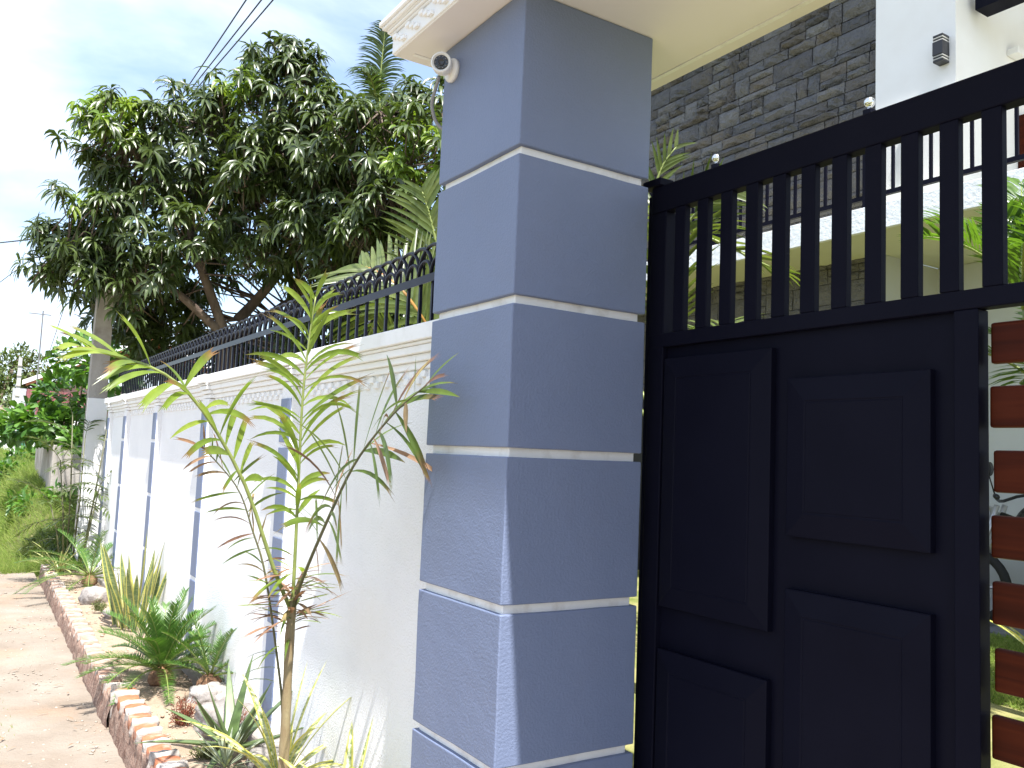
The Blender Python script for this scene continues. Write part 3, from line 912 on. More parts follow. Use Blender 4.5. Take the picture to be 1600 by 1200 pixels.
for i in range(10):
    th = i * math.pi / 5
    leds.lathe([(0.0024, 0.0225), (0.0024, 0.0245), (0.0008, 0.0252)], hc + 0.0195 * (math.cos(th) * a1 + math.sin(th) * a2), look, 8)
leds.build('infrared_leds', pmat('led_grey', (0.16, 0.15, 0.15), None, rough=0.2), hd)
cv = [hc + np.array([0.004, 0.028, -0.030]), hc + np.array([0.008, 0.050, -0.052]), (-0.035, 0.525, 2.775), (-0.022, 0.540, 2.742), (-0.004, 0.545, 2.712), (0.02, 0.535, 2.690), (0.05, 0.513, 2.675)]
def smooth_path(pts, n=24):
    pts = np.array(pts, float); t = np.linspace(0, 1, len(pts)); o = []
    P_ = np.vstack([2 * pts[0] - pts[1], pts, 2 * pts[-1] - pts[-2]])
    for u in np.linspace(0, len(pts) - 1 - 1e-6, n):
        i = int(u); f = u - i; p0, p1, p2, p3 = P_[i:i + 4]
        o.append(0.5 * ((2 * p1) + (-p0 + p2) * f + (2 * p0 - 5 * p1 + 4 * p2 - p3) * f * f + (-p0 + 3 * p1 - 3 * p2 + p3) * f ** 3))
    return np.array(o)
MB().tube(smooth_path(cv, 26), 0.0062, 8).build('conduit', pmat('conduit_grey', (0.22, 0.22, 0.23), (0.28, 0.28, 0.29), 60, 0.6), sc, True)

# ------------------------------------------------------------------ lamp on the white upper wall of the house
wl_o = np.array([4.95, 1.61, 4.87])
wl = thing('wall_lamp', wl_o, 'black ribbed up-down lamp on the white upper wall of the house', 'lamp')
MAT['lampblack'] = pmat('lamp_black', (0.015, 0.015, 0.017), None, rough=0.35)
def lbox(z0, z1, h, dep): return MB().box(4.95 - dep, 4.9475, 1.61 - h, 1.61 + h, 4.87 + z0, 4.87 + z1, 0.003)
lbox(-0.055, 0.055, 0.042, 0.10).build('body', MAT['lampblack'], wl)
for z0, z1, m_ in ((0.058, 0.066, 'lampglass'), (0.069, 0.078, 'lampblack'), (0.081, 0.089, 'lampglass'), (0.092, 0.110, 'lampblack'), (-0.066, -0.058, 'lampglass'), (-0.078, -0.069, 'lampblack'), (-0.089, -0.081, 'lampglass'), (-0.110, -0.092, 'lampblack')):
    if m_ not in MAT: MAT[m_] = pmat('lamp_glass', (0.55, 0.55, 0.53), None, rough=0.3)
    lbox(z0, z1, 0.040, 0.096).build('glass_ring' if m_ == 'lampglass' else 'rib', MAT[m_], wl)

# ------------------------------------------------------------------ mango tree
mt_o = np.array([1.35, 8.3, YARD - 0.1])
mg = thing('mango_tree', mt_o, 'large spreading mango tree with drooping dark leaves behind the fence', 'tree')
def limb_path(spec, n=14):
    return smooth_path([at(*q) if len(q) == 3 else np.array(q[:3]) for q in spec], n)
root = np.array([1.30, 8.25, 0.2])
fork = at(352, 520, 10.2)
L_TR = limb_path([(*root, 0), (*(root * 0.45 + fork * 0.55 + np.array([0.05, 0, 0])), 0), (352, 520, 10.2)], 12)
MB().tube(L_TR, np.linspace(0.15, 0.10, 12), 12).build('trunk', MAT['bark'], mg, True)
LIMBS = [
    ([(352, 522, 10.2), (322, 440, 10.1), (300, 380, 10.0), (275, 320, 9.9), (220, 265, 9.7), (180, 210, 9.6)], 0.095, 0.022),
    ([(350, 524, 10.2), (300, 478, 10.0), (262, 448, 9.8), (200, 420, 9.6), (150, 420, 9.4), (105, 395, 9.4)], 0.085, 0.018),
    ([(262, 450, 9.85), (215, 432, 9.9), (170, 425, 10.0), (120, 420, 10.2)], 0.045, 0.015),
    ([(300, 380, 10.0), (300, 330, 10.1), (310, 260, 10.2), (330, 190, 10.1)], 0.055, 0.018),
    ([(372, 500, 10.6), (400, 470, 10.7), (440, 420, 10.6), (470, 350, 10.2), (480, 280, 10.0), (470, 200, 9.8), (480, 130, 9.7)], 0.11, 0.022),
    ([(458, 385, 10.4), (430, 330, 10.2), (385, 295, 9.9), (350, 280, 9.7)], 0.055, 0.018),
    ([(478, 285, 10.0), (500, 230, 9.8), (540, 195, 9.5), (600, 180, 9.2)], 0.055, 0.018),
    ([(468, 440, 10.9), (465, 400, 10.7), (452, 340, 10.4), (450, 260, 10.2)], 0.085, 0.04),
    ([(470, 350, 10.3), (520, 340, 9.9), (580, 320, 9.4), (640, 270, 9.0)], 0.055, 0.018),
    ([(380, 520, 10.8), (430, 485, 11.2), (500, 440, 11.2), (560, 380, 10.8)], 0.075, 0.03),
]
root2 = np.array([2.15, 8.1, 0.2])
MB().tube(limb_path([(*root2, 0), (*at(455, 560, 10.9), 0), (468, 450, 10.9)], 10), np.linspace(0.12, 0.075, 10), 10).build('trunk', MAT['bark'], mg, True)
limb_pts = []
for spec, r0, r1 in LIMBS:
    p_ = limb_path(spec, 18)
    p_ = p_ + np.cumsum(rng.normal(0, 0.010, p_.shape), 0) * np.linspace(0, 1, 18)[:, None]
    MB().tube(p_, np.linspace(r0 * 0.66, r1 * 0.7, 18), 9).build('limb', MAT['bark'], mg, True)
    limb_pts.append(p_)
limb_pts = np.concatenate(limb_pts)
LOBES = [(190, 225, 9.6, .62), (125, 350, 9.4, .50), (95, 385, 9.6, .34), (215, 350, 9.8, .70), (165, 200, 9.7, .42), (290, 225, 10.0, .72), (375, 185, 9.9, .62), (470, 125, 9.7, .40),
         (445, 190, 9.8, .70), (510, 225, 9.5, .70), (590, 240, 9.2, .62), (650, 230, 8.8, .52), (665, 175, 9.6, .48), (620, 300, 8.9, .50), (540, 320, 9.6, .62),
         (425, 320, 9.9, .66), (330, 320, 10.0, .60), (450, 400, 10.8, .60), (150, 400, 9.8, .45), (255, 470, 10.6, .52), (300, 425, 10.9, .50), (560, 410, 10.4, .62), (640, 380, 9.6, .55),
         (360, 400, 11.3, .45), (210, 290, 10.4, .62), (350, 250, 10.8, .75), (480, 270, 10.8, .8), (580, 330, 10.6, .72), (250, 540, 11.0, .45), (330, 580, 11.2, .45), (520, 500, 10.4, .5), (600, 480, 9.8, .5), (430, 565, 10.6, .45), (640, 470, 9.2, .4), (400, 105, 9.9, .26), (450, 75, 9.7, .22), (120, 430, 9.3, .30), (180, 455, 9.5, .40), (165, 480, 10.6, .40), (240, 425, 9.4, .35), (215, 520, 10.8, .42), (290, 500, 10.9, .45), (400, 400, 9.6, .32), (460, 350, 9.3, .34), (500, 400, 9.5, .36), (300, 360, 9.3, .32), (380, 260, 9.3, .4), (560, 370, 9.0, .34), (360, 560, 10.9, .45), (480, 530, 10.2, .4), (560, 540, 9.8, .4), (640, 520, 9.0, .35), (70, 420, 9.5, .25)]
def whorl(mb, P_, axis, n, L_, W_, droop):
    ang = np.arange(n) * 2.39996 + rng.uniform(0, 6.28)
    ax = nrm(axis); a_ = nrm(np.cross(ax, [0.31, 0.2, 0.93])); b_ = np.cross(ax, a_)
    el = rng.uniform(-0.45, 0.8, n)
    D_ = (np.cos(ang)[:, None] * a_ + np.sin(ang)[:, None] * b_) * np.cos(el)[:, None] + ax * np.sin(el)[:, None]
    st = P_ + ax * rng.uniform(-0.06, 0.03, (n, 1))
    mb.add(*blades(st, D_, ax + rng.normal(0, 0.15, (n, 3)), rng.uniform(0.7, 1.15, n) * L_, W_ * rng.uniform(0.8, 1.15, n), 4, droop * rng.uniform(0.6, 1.3, n), 'lance', 0.35))
crown = MB(); young = MB(); twigs = MB()
for px, py, dp, r in LOBES:
    c_ = at(px, py, dp)
    n_ = int(112 * r ** 2) + 6
    for _ in range(n_):
        d_ = nrm(rng.normal(0, 1, 3) + np.array([0, -0.25, 0.25]))
        rr = r * rng.uniform(0.45, 1.05) ** 0.7
        P_ = c_ + d_ * rr * np.array([1, 1, 0.92])
        ax = nrm(d_ * 0.8 + np.array([0, 0, 0.75]) + rng.normal(0, 0.25, 3))
        q_ = CAM_R @ (P_ - CAM_C); qx = 800 + F_PX * q_[0] / q_[2]; qy = 600 - F_PX * q_[1] / q_[2]
        isy = ((qx - 165) ** 2 + (qy - 185) ** 2 < 58 ** 2 or (qx - 655) ** 2 + (qy - 240) ** 2 < 55 ** 2 or (qx - 375) ** 2 + (qy - 115) ** 2 < 34 ** 2 or (qx - 125) ** 2 + (qy - 300) ** 2 < 22 ** 2) and rng.random() < 0.75
        whorl(young if isy else crown, P_, ax, int(rng.integers(11, 18)), 0.225 if not isy else 0.18, 0.042, 2.1)
        if rng.random() < 0.6:
            j = np.argmin(np.sum((limb_pts - P_) ** 2, 1)); a_ = limb_pts[j]
            b_ = P_ - ax * 0.25
            if np.linalg.norm(a_ - P_) < 1.5:
                twigs.tube([a_, a_ * 0.5 + b_ * 0.5 + rng.normal(0, 0.05, 3), b_, P_], [0.014, 0.010, 0.007, 0.004], 4, False)
crown.build('crown', MAT['mango'], mg, True)
young.build('young_leaves', MAT['mango_young'], mg, True)
twigs.build('twigs', MAT['bark'], mg, True)

# ------------------------------------------------------------------ tall coconut palm
cc = at(590, 165, 21.0)
cp_ = thing('coconut_palm', (cc[0], cc[1], 0), 'tall coconut palm showing above the mango tree', 'palm')
MB().tube(smooth_path([(cc[0] + .5, cc[1] + .3, 0), (cc[0] + .3, cc[1] + .1, cc[2] * .5), cc - np.array([0, 0, 0.3])], 16), np.linspace(0.19, 0.13, 16), 10).build('trunk', MAT['bark'], cp_, True)
for i in range(13):
    a = i * 2.39996 + 0.7
    el = (1.45, 1.2, 1.25, 0.95, 0.8, 0.6, 0.3, 0.15, 0.0, 0.9, -0.1, 0.4, 0.1)[i]
    if i == 0: d_ = np.array([0.02, -0.05, 1.0])
    else: d_ = np.array([math.cos(a) * math.cos(el), math.sin(a) * math.cos(el), math.sin(el)])
    Lf = 2.0 if i == 0 else 1.6
    if i in (1, 2, 3, 9): continue
    pts = rachis(cc, d_, Lf, 12, 0.25 if i == 0 else 1.5)
    fr = MB()
    upv = (1, 0.2, 0) if i == 0 else (0, 0, 1)
    fo = MB().tube(pts, np.linspace(0.035, 0.006, 13), 5).build('frond', MAT['stem_green'], cp_, True)
    pinnate(fr, pts, 55, 0.08, 1.0, 0.70, 0.042, 0.75, 0.25, 1.5, 'needle', 4, 0.3, up=upv if i else nrm(-CAM_R[2]))
    fr.build('leaflets', MAT['coco'], fo, True)

# ------------------------------------------------------------------ young coconut palm just behind the fence
yb = np.array([1.75, 3.05, YARD])
yc = thing('young_coconut_palm', yb, 'young coconut palm with yellow-green fronds leaning over the iron fence', 'palm')
MB().tube([yb, yb + [0, 0, 0.6], yb + [-0.02, 0, 1.2], yb + [-0.04, 0.0, 1.7]], [0.10, 0.085, 0.07, 0.05], 10).build('trunk', MAT['stem'], yc, True)
top = yb + np.array([-0.04, 0, 1.65])
for k_, (spec, nl, LL, vee) in enumerate((
        ([top, (680, 530, 6.0), (655, 490, 5.9), (625, 450, 5.9), (590, 425, 6.0), (565, 415, 6.1)], 30, 0.60, 0.15),
        ([top, (690, 470, 6.2), (685, 400, 6.2), (672, 340, 6.2), (660, 300, 6.2)], 24, 0.5, 0.3),
        ([top, top + [0.3, -0.5, 0.9], top + [0.8, -1.0, 1.1], top + [1.3, -1.5, 0.8]], 26, 0.6, 0.3),
        ([top, top + [0.2, 0.4, 0.9], top + [0.5, 0.8, 1.2], top + [0.7, 1.3, 1.1]], 26, 0.6, 0.3),
        ([top, top + [-0.1, 0.6, 0.7], top + [-0.2, 1.2, 0.8], top + [-0.2, 1.7, 0.4]], 26, 0.6, 0.3))):
    pts = smooth_path([at(*q) if isinstance(q, tuple) else np.array(q) for q in spec], 16)
    fo = MB().tube(pts, np.linspace(0.022, 0.005, 16), 6).build('frond', MAT['petiole'] if k_ == 0 else MAT['stem_green'], yc, True)
    fr = MB()
    pinnate(fr, pts, nl, 0.30, 1.0, LL, 0.042, 0.75, vee, 0.55, 'needle', 5, 0.35, up=nrm(np.array([-.35, -.75, .6])) if k_ < 2 else (0, 0, 1), jit=0.05)
    fr.build('leaflets', MAT['coco_bright'], fo, True)

# ------------------------------------------------------------------ young palm in front of the wall
fp_o = np.array([-0.215, 1.13, 0.10])
fp = thing('young_palm', fp_o, 'slender young palm with ragged lime green leaves in front of the wall', 'palm')
stem_pts = smooth_path([fp_o, (-0.212, 1.13, 0.40), (-0.218, 1.125, 0.70), (-0.215, 1.13, 0.98)], 22)
sr = np.array([0.021 - 0.007 * i / 21 + (0.0018 if i % 4 == 0 else 0) for i in range(22)])
MB().tube(stem_pts, sr, 10).build('stem', MAT['stem'], fp, True)
def fish_leaf(parent, mat, p0, d, up, L_, W_, droop, jag=True, fold=0.18):
    """leaflet that widens to a torn, toothed end"""
    p = np.array(p0, float); d = nrm(d); S = nrm(np.cross(d, up)); segs = 6
    V, Fc, T = [], [], []
    prof = [0.16, 0.45, 0.72, 0.92, 1.0, 0.96, 0.80] if jag else [0.16, 0.6, 0.9, 1.0, 0.85, 0.5, 0.05]
    for s in range(segs + 1):
        S = nrm(S - d * (S @ d)); Nn = np.cross(S, d)
        wd = W_ * 0.5 * prof[s]
        for k in (-1, -0.5, 0, 0.5, 1):
            V.append(p + S * wd * k + Nn * wd * fold * abs(k)); T.append(s / segs)
        if s < segs:
            p = p + d * L_ / segs
            d = nrm(d + np.array([0, 0, -droop / segs]))
    for s in range(segs):
        for k in range(4):
            a = s * 5 + k
            Fc.append((a, a + 1, a + 6, a + 5))
    if jag:
        e = segs * 5
        for k in range(4):
            n_ = len(V)
            tip = (V[e + k] + V[e + k + 1]) / 2 + d * L_ * rng.uniform(0.05, 0.30) + S * W_ * (k - 1.5) * 0.12
            V.append(tip); T.append(1.15)
            Fc.append((e + k, e + k + 1, n_))
    return MB().add(V, Fc, T).build('leaflet', mat, parent, True)
def palm_frond(spec, r0, r1, n, t0, L_, W_, mat, smat, fwd, vee, droop, up, jagp=0.75, rag=0.25, sh=None, dry=0.0):
    pts = smooth_path(spec, 22)
    fo = MB().tube(pts, np.linspace(r0, r1, 22), 7).build('frond', smat, fp, True)
    for sg in (-1, 1):
        for i in range(n):
            u = (i + rng.uniform(0.1, 0.9)) / n
            t = t0 + (1 - t0) * u
            P_, D_ = along(pts, np.array([t])); P_, D_ = P_[0], D_[0]
            S = nrm(np.cross(D_, np.array(up, float))); Un = np.cross(S, D_)
            ff = fwd + 0.9 * u ** 2
            d_ = nrm(S * sg + D_ * ff + Un * vee + rng.normal(0, rag, 3))
            ln = L_ * (sh(u) if sh else 0.7 + 0.5 * math.sin(math.pi * u)) * rng.uniform(0.75, 1.2)
            mm = MAT['dry'] if rng.random() < dry else mat
            fish_leaf(fo, mm, P_, d_, Un, ln, W_ * rng.uniform(0.55, 1.3), droop * rng.uniform(0.4, 1.5), rng.random() < jagp)
    return fo
b0 = np.array([-0.215, 1.13, 0.93])
V_UP = nrm(-CAM_R[2] + np.array([0, 0, 0.15]))
palm_frond([b0, (-0.217, 1.13, 1.15), (-0.222, 1.13, 1.45), (-0.225, 1.13, 1.75), (-0.215, 1.12, 2.0), (-0.205, 1.11, 2.14)], 0.0075, 0.003, 27, 0.28, 0.19, 0.019, MAT['palm'], MAT['stem_green'], 1.25, 0.25, 1.1, V_UP, 0.4, 0.42)
palm_frond([b0, (-0.30, 1.12, 1.10), (-0.43, 1.11, 1.41), (-0.60, 1.10, 1.67), (-0.74, 1.09, 1.79), (-0.88, 1.08, 1.83), (-0.98, 1.07, 1.85), (-1.02, 1.06, 1.855)], 0.0085, 0.003, 15, 0.38, 0.175, 0.025, MAT['palm'], MAT['stem_green'], 0.75, 0.25, 0.8, (0, -0.55, 0.85), 0.9, 0.45)
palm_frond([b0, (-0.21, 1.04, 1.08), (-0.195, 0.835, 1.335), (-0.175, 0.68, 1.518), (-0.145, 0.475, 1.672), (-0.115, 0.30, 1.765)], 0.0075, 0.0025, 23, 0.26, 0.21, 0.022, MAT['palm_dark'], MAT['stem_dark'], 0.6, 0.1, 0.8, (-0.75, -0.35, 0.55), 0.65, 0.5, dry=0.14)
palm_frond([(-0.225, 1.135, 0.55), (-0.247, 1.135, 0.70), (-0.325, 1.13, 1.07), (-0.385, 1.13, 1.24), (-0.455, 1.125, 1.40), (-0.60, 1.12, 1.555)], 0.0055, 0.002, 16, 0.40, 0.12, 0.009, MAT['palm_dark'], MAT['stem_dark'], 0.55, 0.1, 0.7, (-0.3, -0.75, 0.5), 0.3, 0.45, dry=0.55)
# torn brown sheath leaves below the crown
sheath = MB().tube([(-0.216, 1.13, 0.70), (-0.219, 1.128, 0.84), (-0.215, 1.13, 0.99)], [0.0165, 0.019, 0.011], 9).build('sheath', MAT['stem'], fp, True)
for i in range(80):
    z = 0.84 + 0.26 * rng.random() ** 0.8
    a = rng.uniform(0, 6.28)
    d_ = np.array([math.cos(a), math.sin(a), rng.uniform(-0.1, 0.5)])
    mm = MAT['dry'] if rng.random() < 0.72 else MAT['palm']
    fish_leaf(sheath, mm, (-0.216 + 0.012 * math.cos(a), 1.13 + 0.012 * math.sin(a), z), d_, (0, 0, 1), rng.uniform(0.08, 0.21), rng.uniform(0.010, 0.028), rng.uniform(-0.2, 0.9), rng.random() < 0.5)
for i in range(7):
    a = rng.uniform(2.4, 5.2); z = rng.uniform(0.6, 1.0)
    fish_leaf(sheath, MAT['palm_dark'], (-0.217, 1.13, z), np.array([math.cos(a), math.sin(a), 0.5]), (0, 0, 1), rng.uniform(0.16, 0.26), 0.012, 1.4, False)

# ------------------------------------------------------------------ cycads
def cycad(base, label, n, L_, seed, el0=1.25, el1=-0.05, open_=1.0, az=None, leaf=0.085):
    global rng
    keep = rng; rng = np.random.default_rng(seed)
    o = thing('cycad', base, label, 'cycad', 'cycads planted along the garden bed')
    base = np.array(base, float)
    MB().lathe([(0.055, 0), (0.075, 0.03), (0.07, 0.07), (0.045, 0.10), (0.01, 0.115)], base - [0, 0, 0.03], n=14).build('trunk', MAT['cycad_stem'], o, True)
    for i in range(n):
        a = i * 2.39996 + rng.uniform(-.25, .25)
        el = el0 + (el1 - el0) * (i / (n - 1)) + rng.uniform(-.1, .1)
        d_ = np.array([math.cos(a) * math.cos(el), math.sin(a) * math.cos(el), math.sin(el)])
        ll_ = L_ * rng.uniform(0.85, 1.1) * (0.8 + 0.2 * math.cos(el))
        pts = rachis(base + np.array([0, 0, 0.06]) + d_ * 0.03, d_, ll_, 12, 0.9 * open_)
        fr = MB().tube(pts, np.linspace(0.006, 0.0018, 13), 5).build('frond', MAT['cycad_rib'], o, True)
        lf = MB()
        pinnate(lf, pts, 54, 0.12, 1.0, leaf, 0.0062, 0.75, 0.45, 0.15, 'needle', 2, 0.3, jit=0.05, shape=lambda u: np.clip(0.35 + 2.6 * u, 0, 1) * np.clip(1.25 - 0.75 * u, 0, 1))
        lf.build('leaflets', MAT['cycad'], fr, True)
    rng = keep
    return o
cycad((-0.20, 3.42, 0.14), 'glossy green cycad nearest the camera spreading over the kerb', 42, 0.49, 11, 1.35, 0.25, leaf=0.092)
cycad((-0.13, 7.35, 0.15), 'dark green cycad behind the snake plant near the concrete pole', 22, 0.68, 23, 1.1, -0.15, 1.1, leaf=0.10)
cycad((0.015, 3.15, 0.14), 'small ragged cycad between the glossy cycad and the wall', 11, 0.42, 31, 1.3, 0.3, 0.8, leaf=0.07)

# ------------------------------------------------------------------ snake plant
sp_o = np.array([-0.085, 5.15, 0.13])
sp = thing('snake_plant', sp_o, 'clump of upright snake plant with yellow leaf margins against the wall', 'plant')
for i in range(24):
    a = i * 2.39996; r_ = 0.035 * math.sqrt(i)
    p_ = sp_o + np.array([r_ * math.cos(a) * 0.75, r_ * math.sin(a) * 1.25, 0])
    d_ = np.array([math.cos(a) * 0.22 - 0.06, math.sin(a) * 0.26, 1.0]) + rng.normal(0, 0.07, 3)
    leaf_object('leaf', sp, MAT['snake'], p_, d_, (math.cos(a * 1.7), math.sin(a * 1.7), 0.1), rng.uniform(0.38, 0.68) if i != 3 else 0.76, rng.uniform(0.042, 0.062), 8, rng.uniform(-0.1, 0.25), 'strap', 0.45, rng.uniform(-0.9, 0.9))

# ------------------------------------------------------------------ aloe, striped and silver plants in the near bed
al_o = np.array([-0.17, 1.98, 0.15])
al = thing('aloe', al_o, 'green aloe with thick pointed leaves beside the palm stem', 'plant')
for i in range(13):
    a = i * 2.39996 + 0.5; el = (1.35, 1.15, 0.95, 0.9, 0.75, 0.65, 0.5, 0.5, 0.35, 0.35, 0.25, 0.2, 0.15)[i]
    d_ = np.array([math.cos(a) * math.cos(el), math.sin(a) * math.cos(el), math.sin(el)])
    L_ = rng.uniform(0.32, 0.46)
    V, Fc = [], []
    p = al_o + np.array([0, 0, 0.02]); S = nrm(np.cross(d_, [0, 0, 1])); dd = d_.copy()
    for s in range(8):
        t = s / 7; Nn = np.cross(S, dd); wd = 0.036 * (1 - t) ** 0.8 + 0.0006; th = 0.012 * (1 - t) + 0.0005
        for k_ in range(8):
            q = 2 * math.pi * k_ / 8
            V.append(p + S * wd * math.cos(q) + Nn * (th * math.sin(q) + wd * 0.35 * math.cos(q) ** 2))
        p = p + dd * L_ / 7; dd = nrm(dd + np.array([0, 0, (0.25 if i % 3 else -0.3) / 7]))
    for s in range(7):
        for k_ in range(8):
            k2 = (k_ + 1) % 8
            Fc.append((s * 8 + k_, s * 8 + k2, s * 8 + 8 + k2, s * 8 + 8 + k_))
    MB().add(V, Fc).build('leaf', MAT['aloe'], al, True)
def strap_plant(name, base, label, mat, n, L_, W_, el0, el1, droop, cat='plant', seed=1, up=False):
    r_ = np.random.default_rng(seed)
    o = thing(name, base, label, cat)
    for i in range(n):
        a = i * 2.39996 + r_.uniform(-.3, .3); el = el0 + (el1 - el0) * i / max(n - 1, 1) + r_.uniform(-.12, .12)
        d_ = np.array([math.cos(a) * math.cos(el), math.sin(a) * math.cos(el), math.sin(el)])
        leaf_object('leaf', o, mat, np.array(base) + d_ * 0.012, d_, (0, 0, 1) if abs(d_[2]) < .95 else (1, 0, 0), L_ * r_.uniform(.7, 1.15), W_ * r_.uniform(.8, 1.15), 7, droop * r_.uniform(.5, 1.4), 'strap', 0.35)
    return o
strap_plant('striped_plant', (-0.13, 1.40, 0.17), 'yellow and green striped strappy plant at the foot of the palm stem', MAT['varieg'], 22, 0.46, 0.034, 1.35, 0.35, 1.1, seed=4)
strap_plant('striped_plant', (-0.10, 0.80, 0.20), 'striped strappy plant rising next to the gate pillar', MAT['varieg'], 12, 0.44, 0.034, 1.3, 0.5, 0.9, seed=5)
strap_plant('silver_plant', (-0.26, 1.72, 0.18), 'small silvery tufted plant below the aloe', MAT['silver'], 34, 0.20, 0.012, 1.3, 0.1, 0.3, seed=6)
strap_plant('spider_plant', (-0.32, 8.25, 0.12), 'cream striped spider plant by the foot of the concrete pole', MAT['spider'], 30, 0.46, 0.024, 1.25, 0.3, 1.2, seed=7)
strap_plant('dark_strap_plant', (-0.10, 8.55, 0.12), 'dark strap leaved plant tucked against the concrete pole', MAT['cycad'], 12, 0.40, 0.035, 1.2, 0.5, 0.8, seed=8)
strap_plant('broad_leaf_plant', (0.02, 4.35, 0.13), 'broad leaved seedling with one brown leaf between cycad and snake plant', MAT['aloe'], 7, 0.26, 0.07, 1.2, 0.4, 0.6, seed=12)

def tuft(name, base, label, mat, n, r, h, seed, lw=0.006, ll_=0.035):
    r_ = np.random.default_rng(seed); b = np.array(base, float)
    P_, D_ = [], []
    mb = MB()
    for i in range(n):
        a = r_.uniform(0, 6.28); q = math.sqrt(r_.random()) * r
        top_ = b + np.array([q * math.cos(a), q * math.sin(a), h * (1.05 - (q / r) ** 2 * 0.6) * r_.uniform(0.5, 1)])
        st = b + np.array([q * .4 * math.cos(a), q * .4 * math.sin(a), 0])
        mb.tube([st, (st + top_) / 2 + r_.normal(0, .006, 3), top_], [.0022, .0018, .001], 4, False)
        for k_ in range(9):
            f = (k_ + 2) / 10
            P_.append(st * (1 - f) + top_ * f); D_.append(r_.normal(0, 1, 3) + [0, 0, 0.6])
    mb.add(*blades(np.array(P_), np.array(D_), r_.normal(0, 1, (len(P_), 3)), r_.uniform(.6, 1.1, len(P_)) * ll_, lw, 2, 0.4))
    o = mb.build(name, mat, None, True)
    return tag(o, label, 'plant', None, 'thing')
tuft('red_plant', (-0.245, 2.56, 0.13), 'reddish brown bushy herb on the sand in front of the cycad', MAT['redleaf'], 34, 0.075, 0.16, 1)
tuft('red_plant', (-0.075, 2.22, 0.16), 'dark red bushy herb behind the aloe by the wall footing', MAT['redleaf'], 26, 0.06, 0.15, 2)
tuft('cushion_plant', (-0.27, 2.02, 0.13), 'low olive green cushion plant left of the aloe', MAT['moss'], 46, 0.075, 0.075, 3, 0.005, 0.02)
tuft('cushion_plant', (-0.235, 5.85, 0.14), 'pale cushion plant beside the grey stone near the kerb', MAT['moss'], 34, 0.07, 0.10, 4, 0.007, 0.025)

# ------------------------------------------------------------------ rocks in the bed
def rock(base, s, label, seed, amp=0.32, rot=0.0):
    bm = bmesh.new(); bmesh.ops.create_icosphere(bm, subdivisions=4, radius=0.5)
    for q in bm.verts:
        c_ = q.co.normalized()
        k_ = 1 + amp * (mnoise.noise(c_ * 1.3 + Vector((seed * 5.3, 0, 0))) + 0.45 * mnoise.noise(c_ * 3.4 + Vector((0, seed * 3.1, 0)))) + 0.05 * mnoise.noise(c_ * 9 + Vector((seed, 0, 0)))
        ch = max(abs(c_.x), abs(c_.y), abs(c_.z))
        q.co = c_ * 0.5 * k_ * (0.55 + 0.45 / ch)
    bm.verts.index_update()
    ca, sa = math.cos(rot), math.sin(rot)
    V = [(base[0] + (q.co.x * s[0] * ca - q.co.y * s[1] * sa), base[1] + (q.co.x * s[0] * sa + q.co.y * s[1] * ca), base[2] + q.co.z * s[2]) for q in bm.verts]
    mb = MB().add(V, [[q.index for q in fc.verts] for fc in bm.faces]); bm.free()
    o = mb.build('rock', MAT['rock'], None, True)
    return tag(o, label, 'rock', 'rocks laid in the garden bed', 'thing')
rock((-0.10, 2.36, 0.17), (0.24, 0.34, 0.20), 'large pale angular rock between the cycad and the aloe', 1, 0.30, 0.3)
rock((-0.04, 2.95, 0.15), (0.18, 0.20, 0.12), 'sandy flat rock at the base of the nearest cycad', 2, 0.3, 0.9)
rock((-0.20, 6.35, 0.16), (0.20, 0.26, 0.19), 'rounded grey stone beside the snake plant', 3, 0.25, 0.4)
rock((-0.16, 5.62, 0.14), (0.12, 0.14, 0.08), 'small dark mossy stone in front of the snake plant', 4, 0.25, 0.2)
rock((-0.05, 1.85, 0.14), (0.12, 0.15, 0.10), 'small brown stone behind the palm stem by the wall', 5, 0.3, 1.0)
rock((-0.12, 1.58, 0.13), (0.10, 0.12, 0.08), 'little pinkish stone between aloe and striped plant', 6, 0.3, 0.1)

# ------------------------------------------------------------------ concrete utility pole at the end of the wall
up = thing('utility_pole', (0.0, 8.92, 0), 'square concrete utility pole with white painted foot at the wall end', 'pole')
def taper_box(x0, x1, y0, y1, z0, z1, tx, ty):
    V = []
    for z, k in ((z0, 0), (z1, 1)):
        V += [(x0 + tx * k, y0 + ty * k, z), (x1 - tx * k, y0 + ty * k, z), (x1 - tx * k, y1 - ty * k, z), (x0 + tx * k, y1 - ty * k, z)]
    return MB().add(V, [(0, 3, 2, 1), (4, 5, 6, 7), (0, 1, 5, 4), (1, 2, 6, 5), (2, 3, 7, 6), (3, 0, 4, 7)])
taper_box(-0.125, 0.105, 8.80, 9.03, -0.2, 4.1, 0.035, 0.035).build('shaft', MAT['concrete'], up)
MB().add([(-0.128, 8.797, -0.1), (0.109, 8.797, -0.1), (0.094, 8.809, 2.03), (-0.112, 8.809, 2.03), (-0.128, 8.86, -0.1), (-0.112, 8.86, 2.03), (0.109, 8.86, -0.1), (0.094, 8.86, 2.03)],
         [(0, 1, 2, 3), (0, 3, 5, 4), (1, 6, 7, 2), (3, 2, 7, 5)]).build('painted_foot', MAT['stucco'], up)

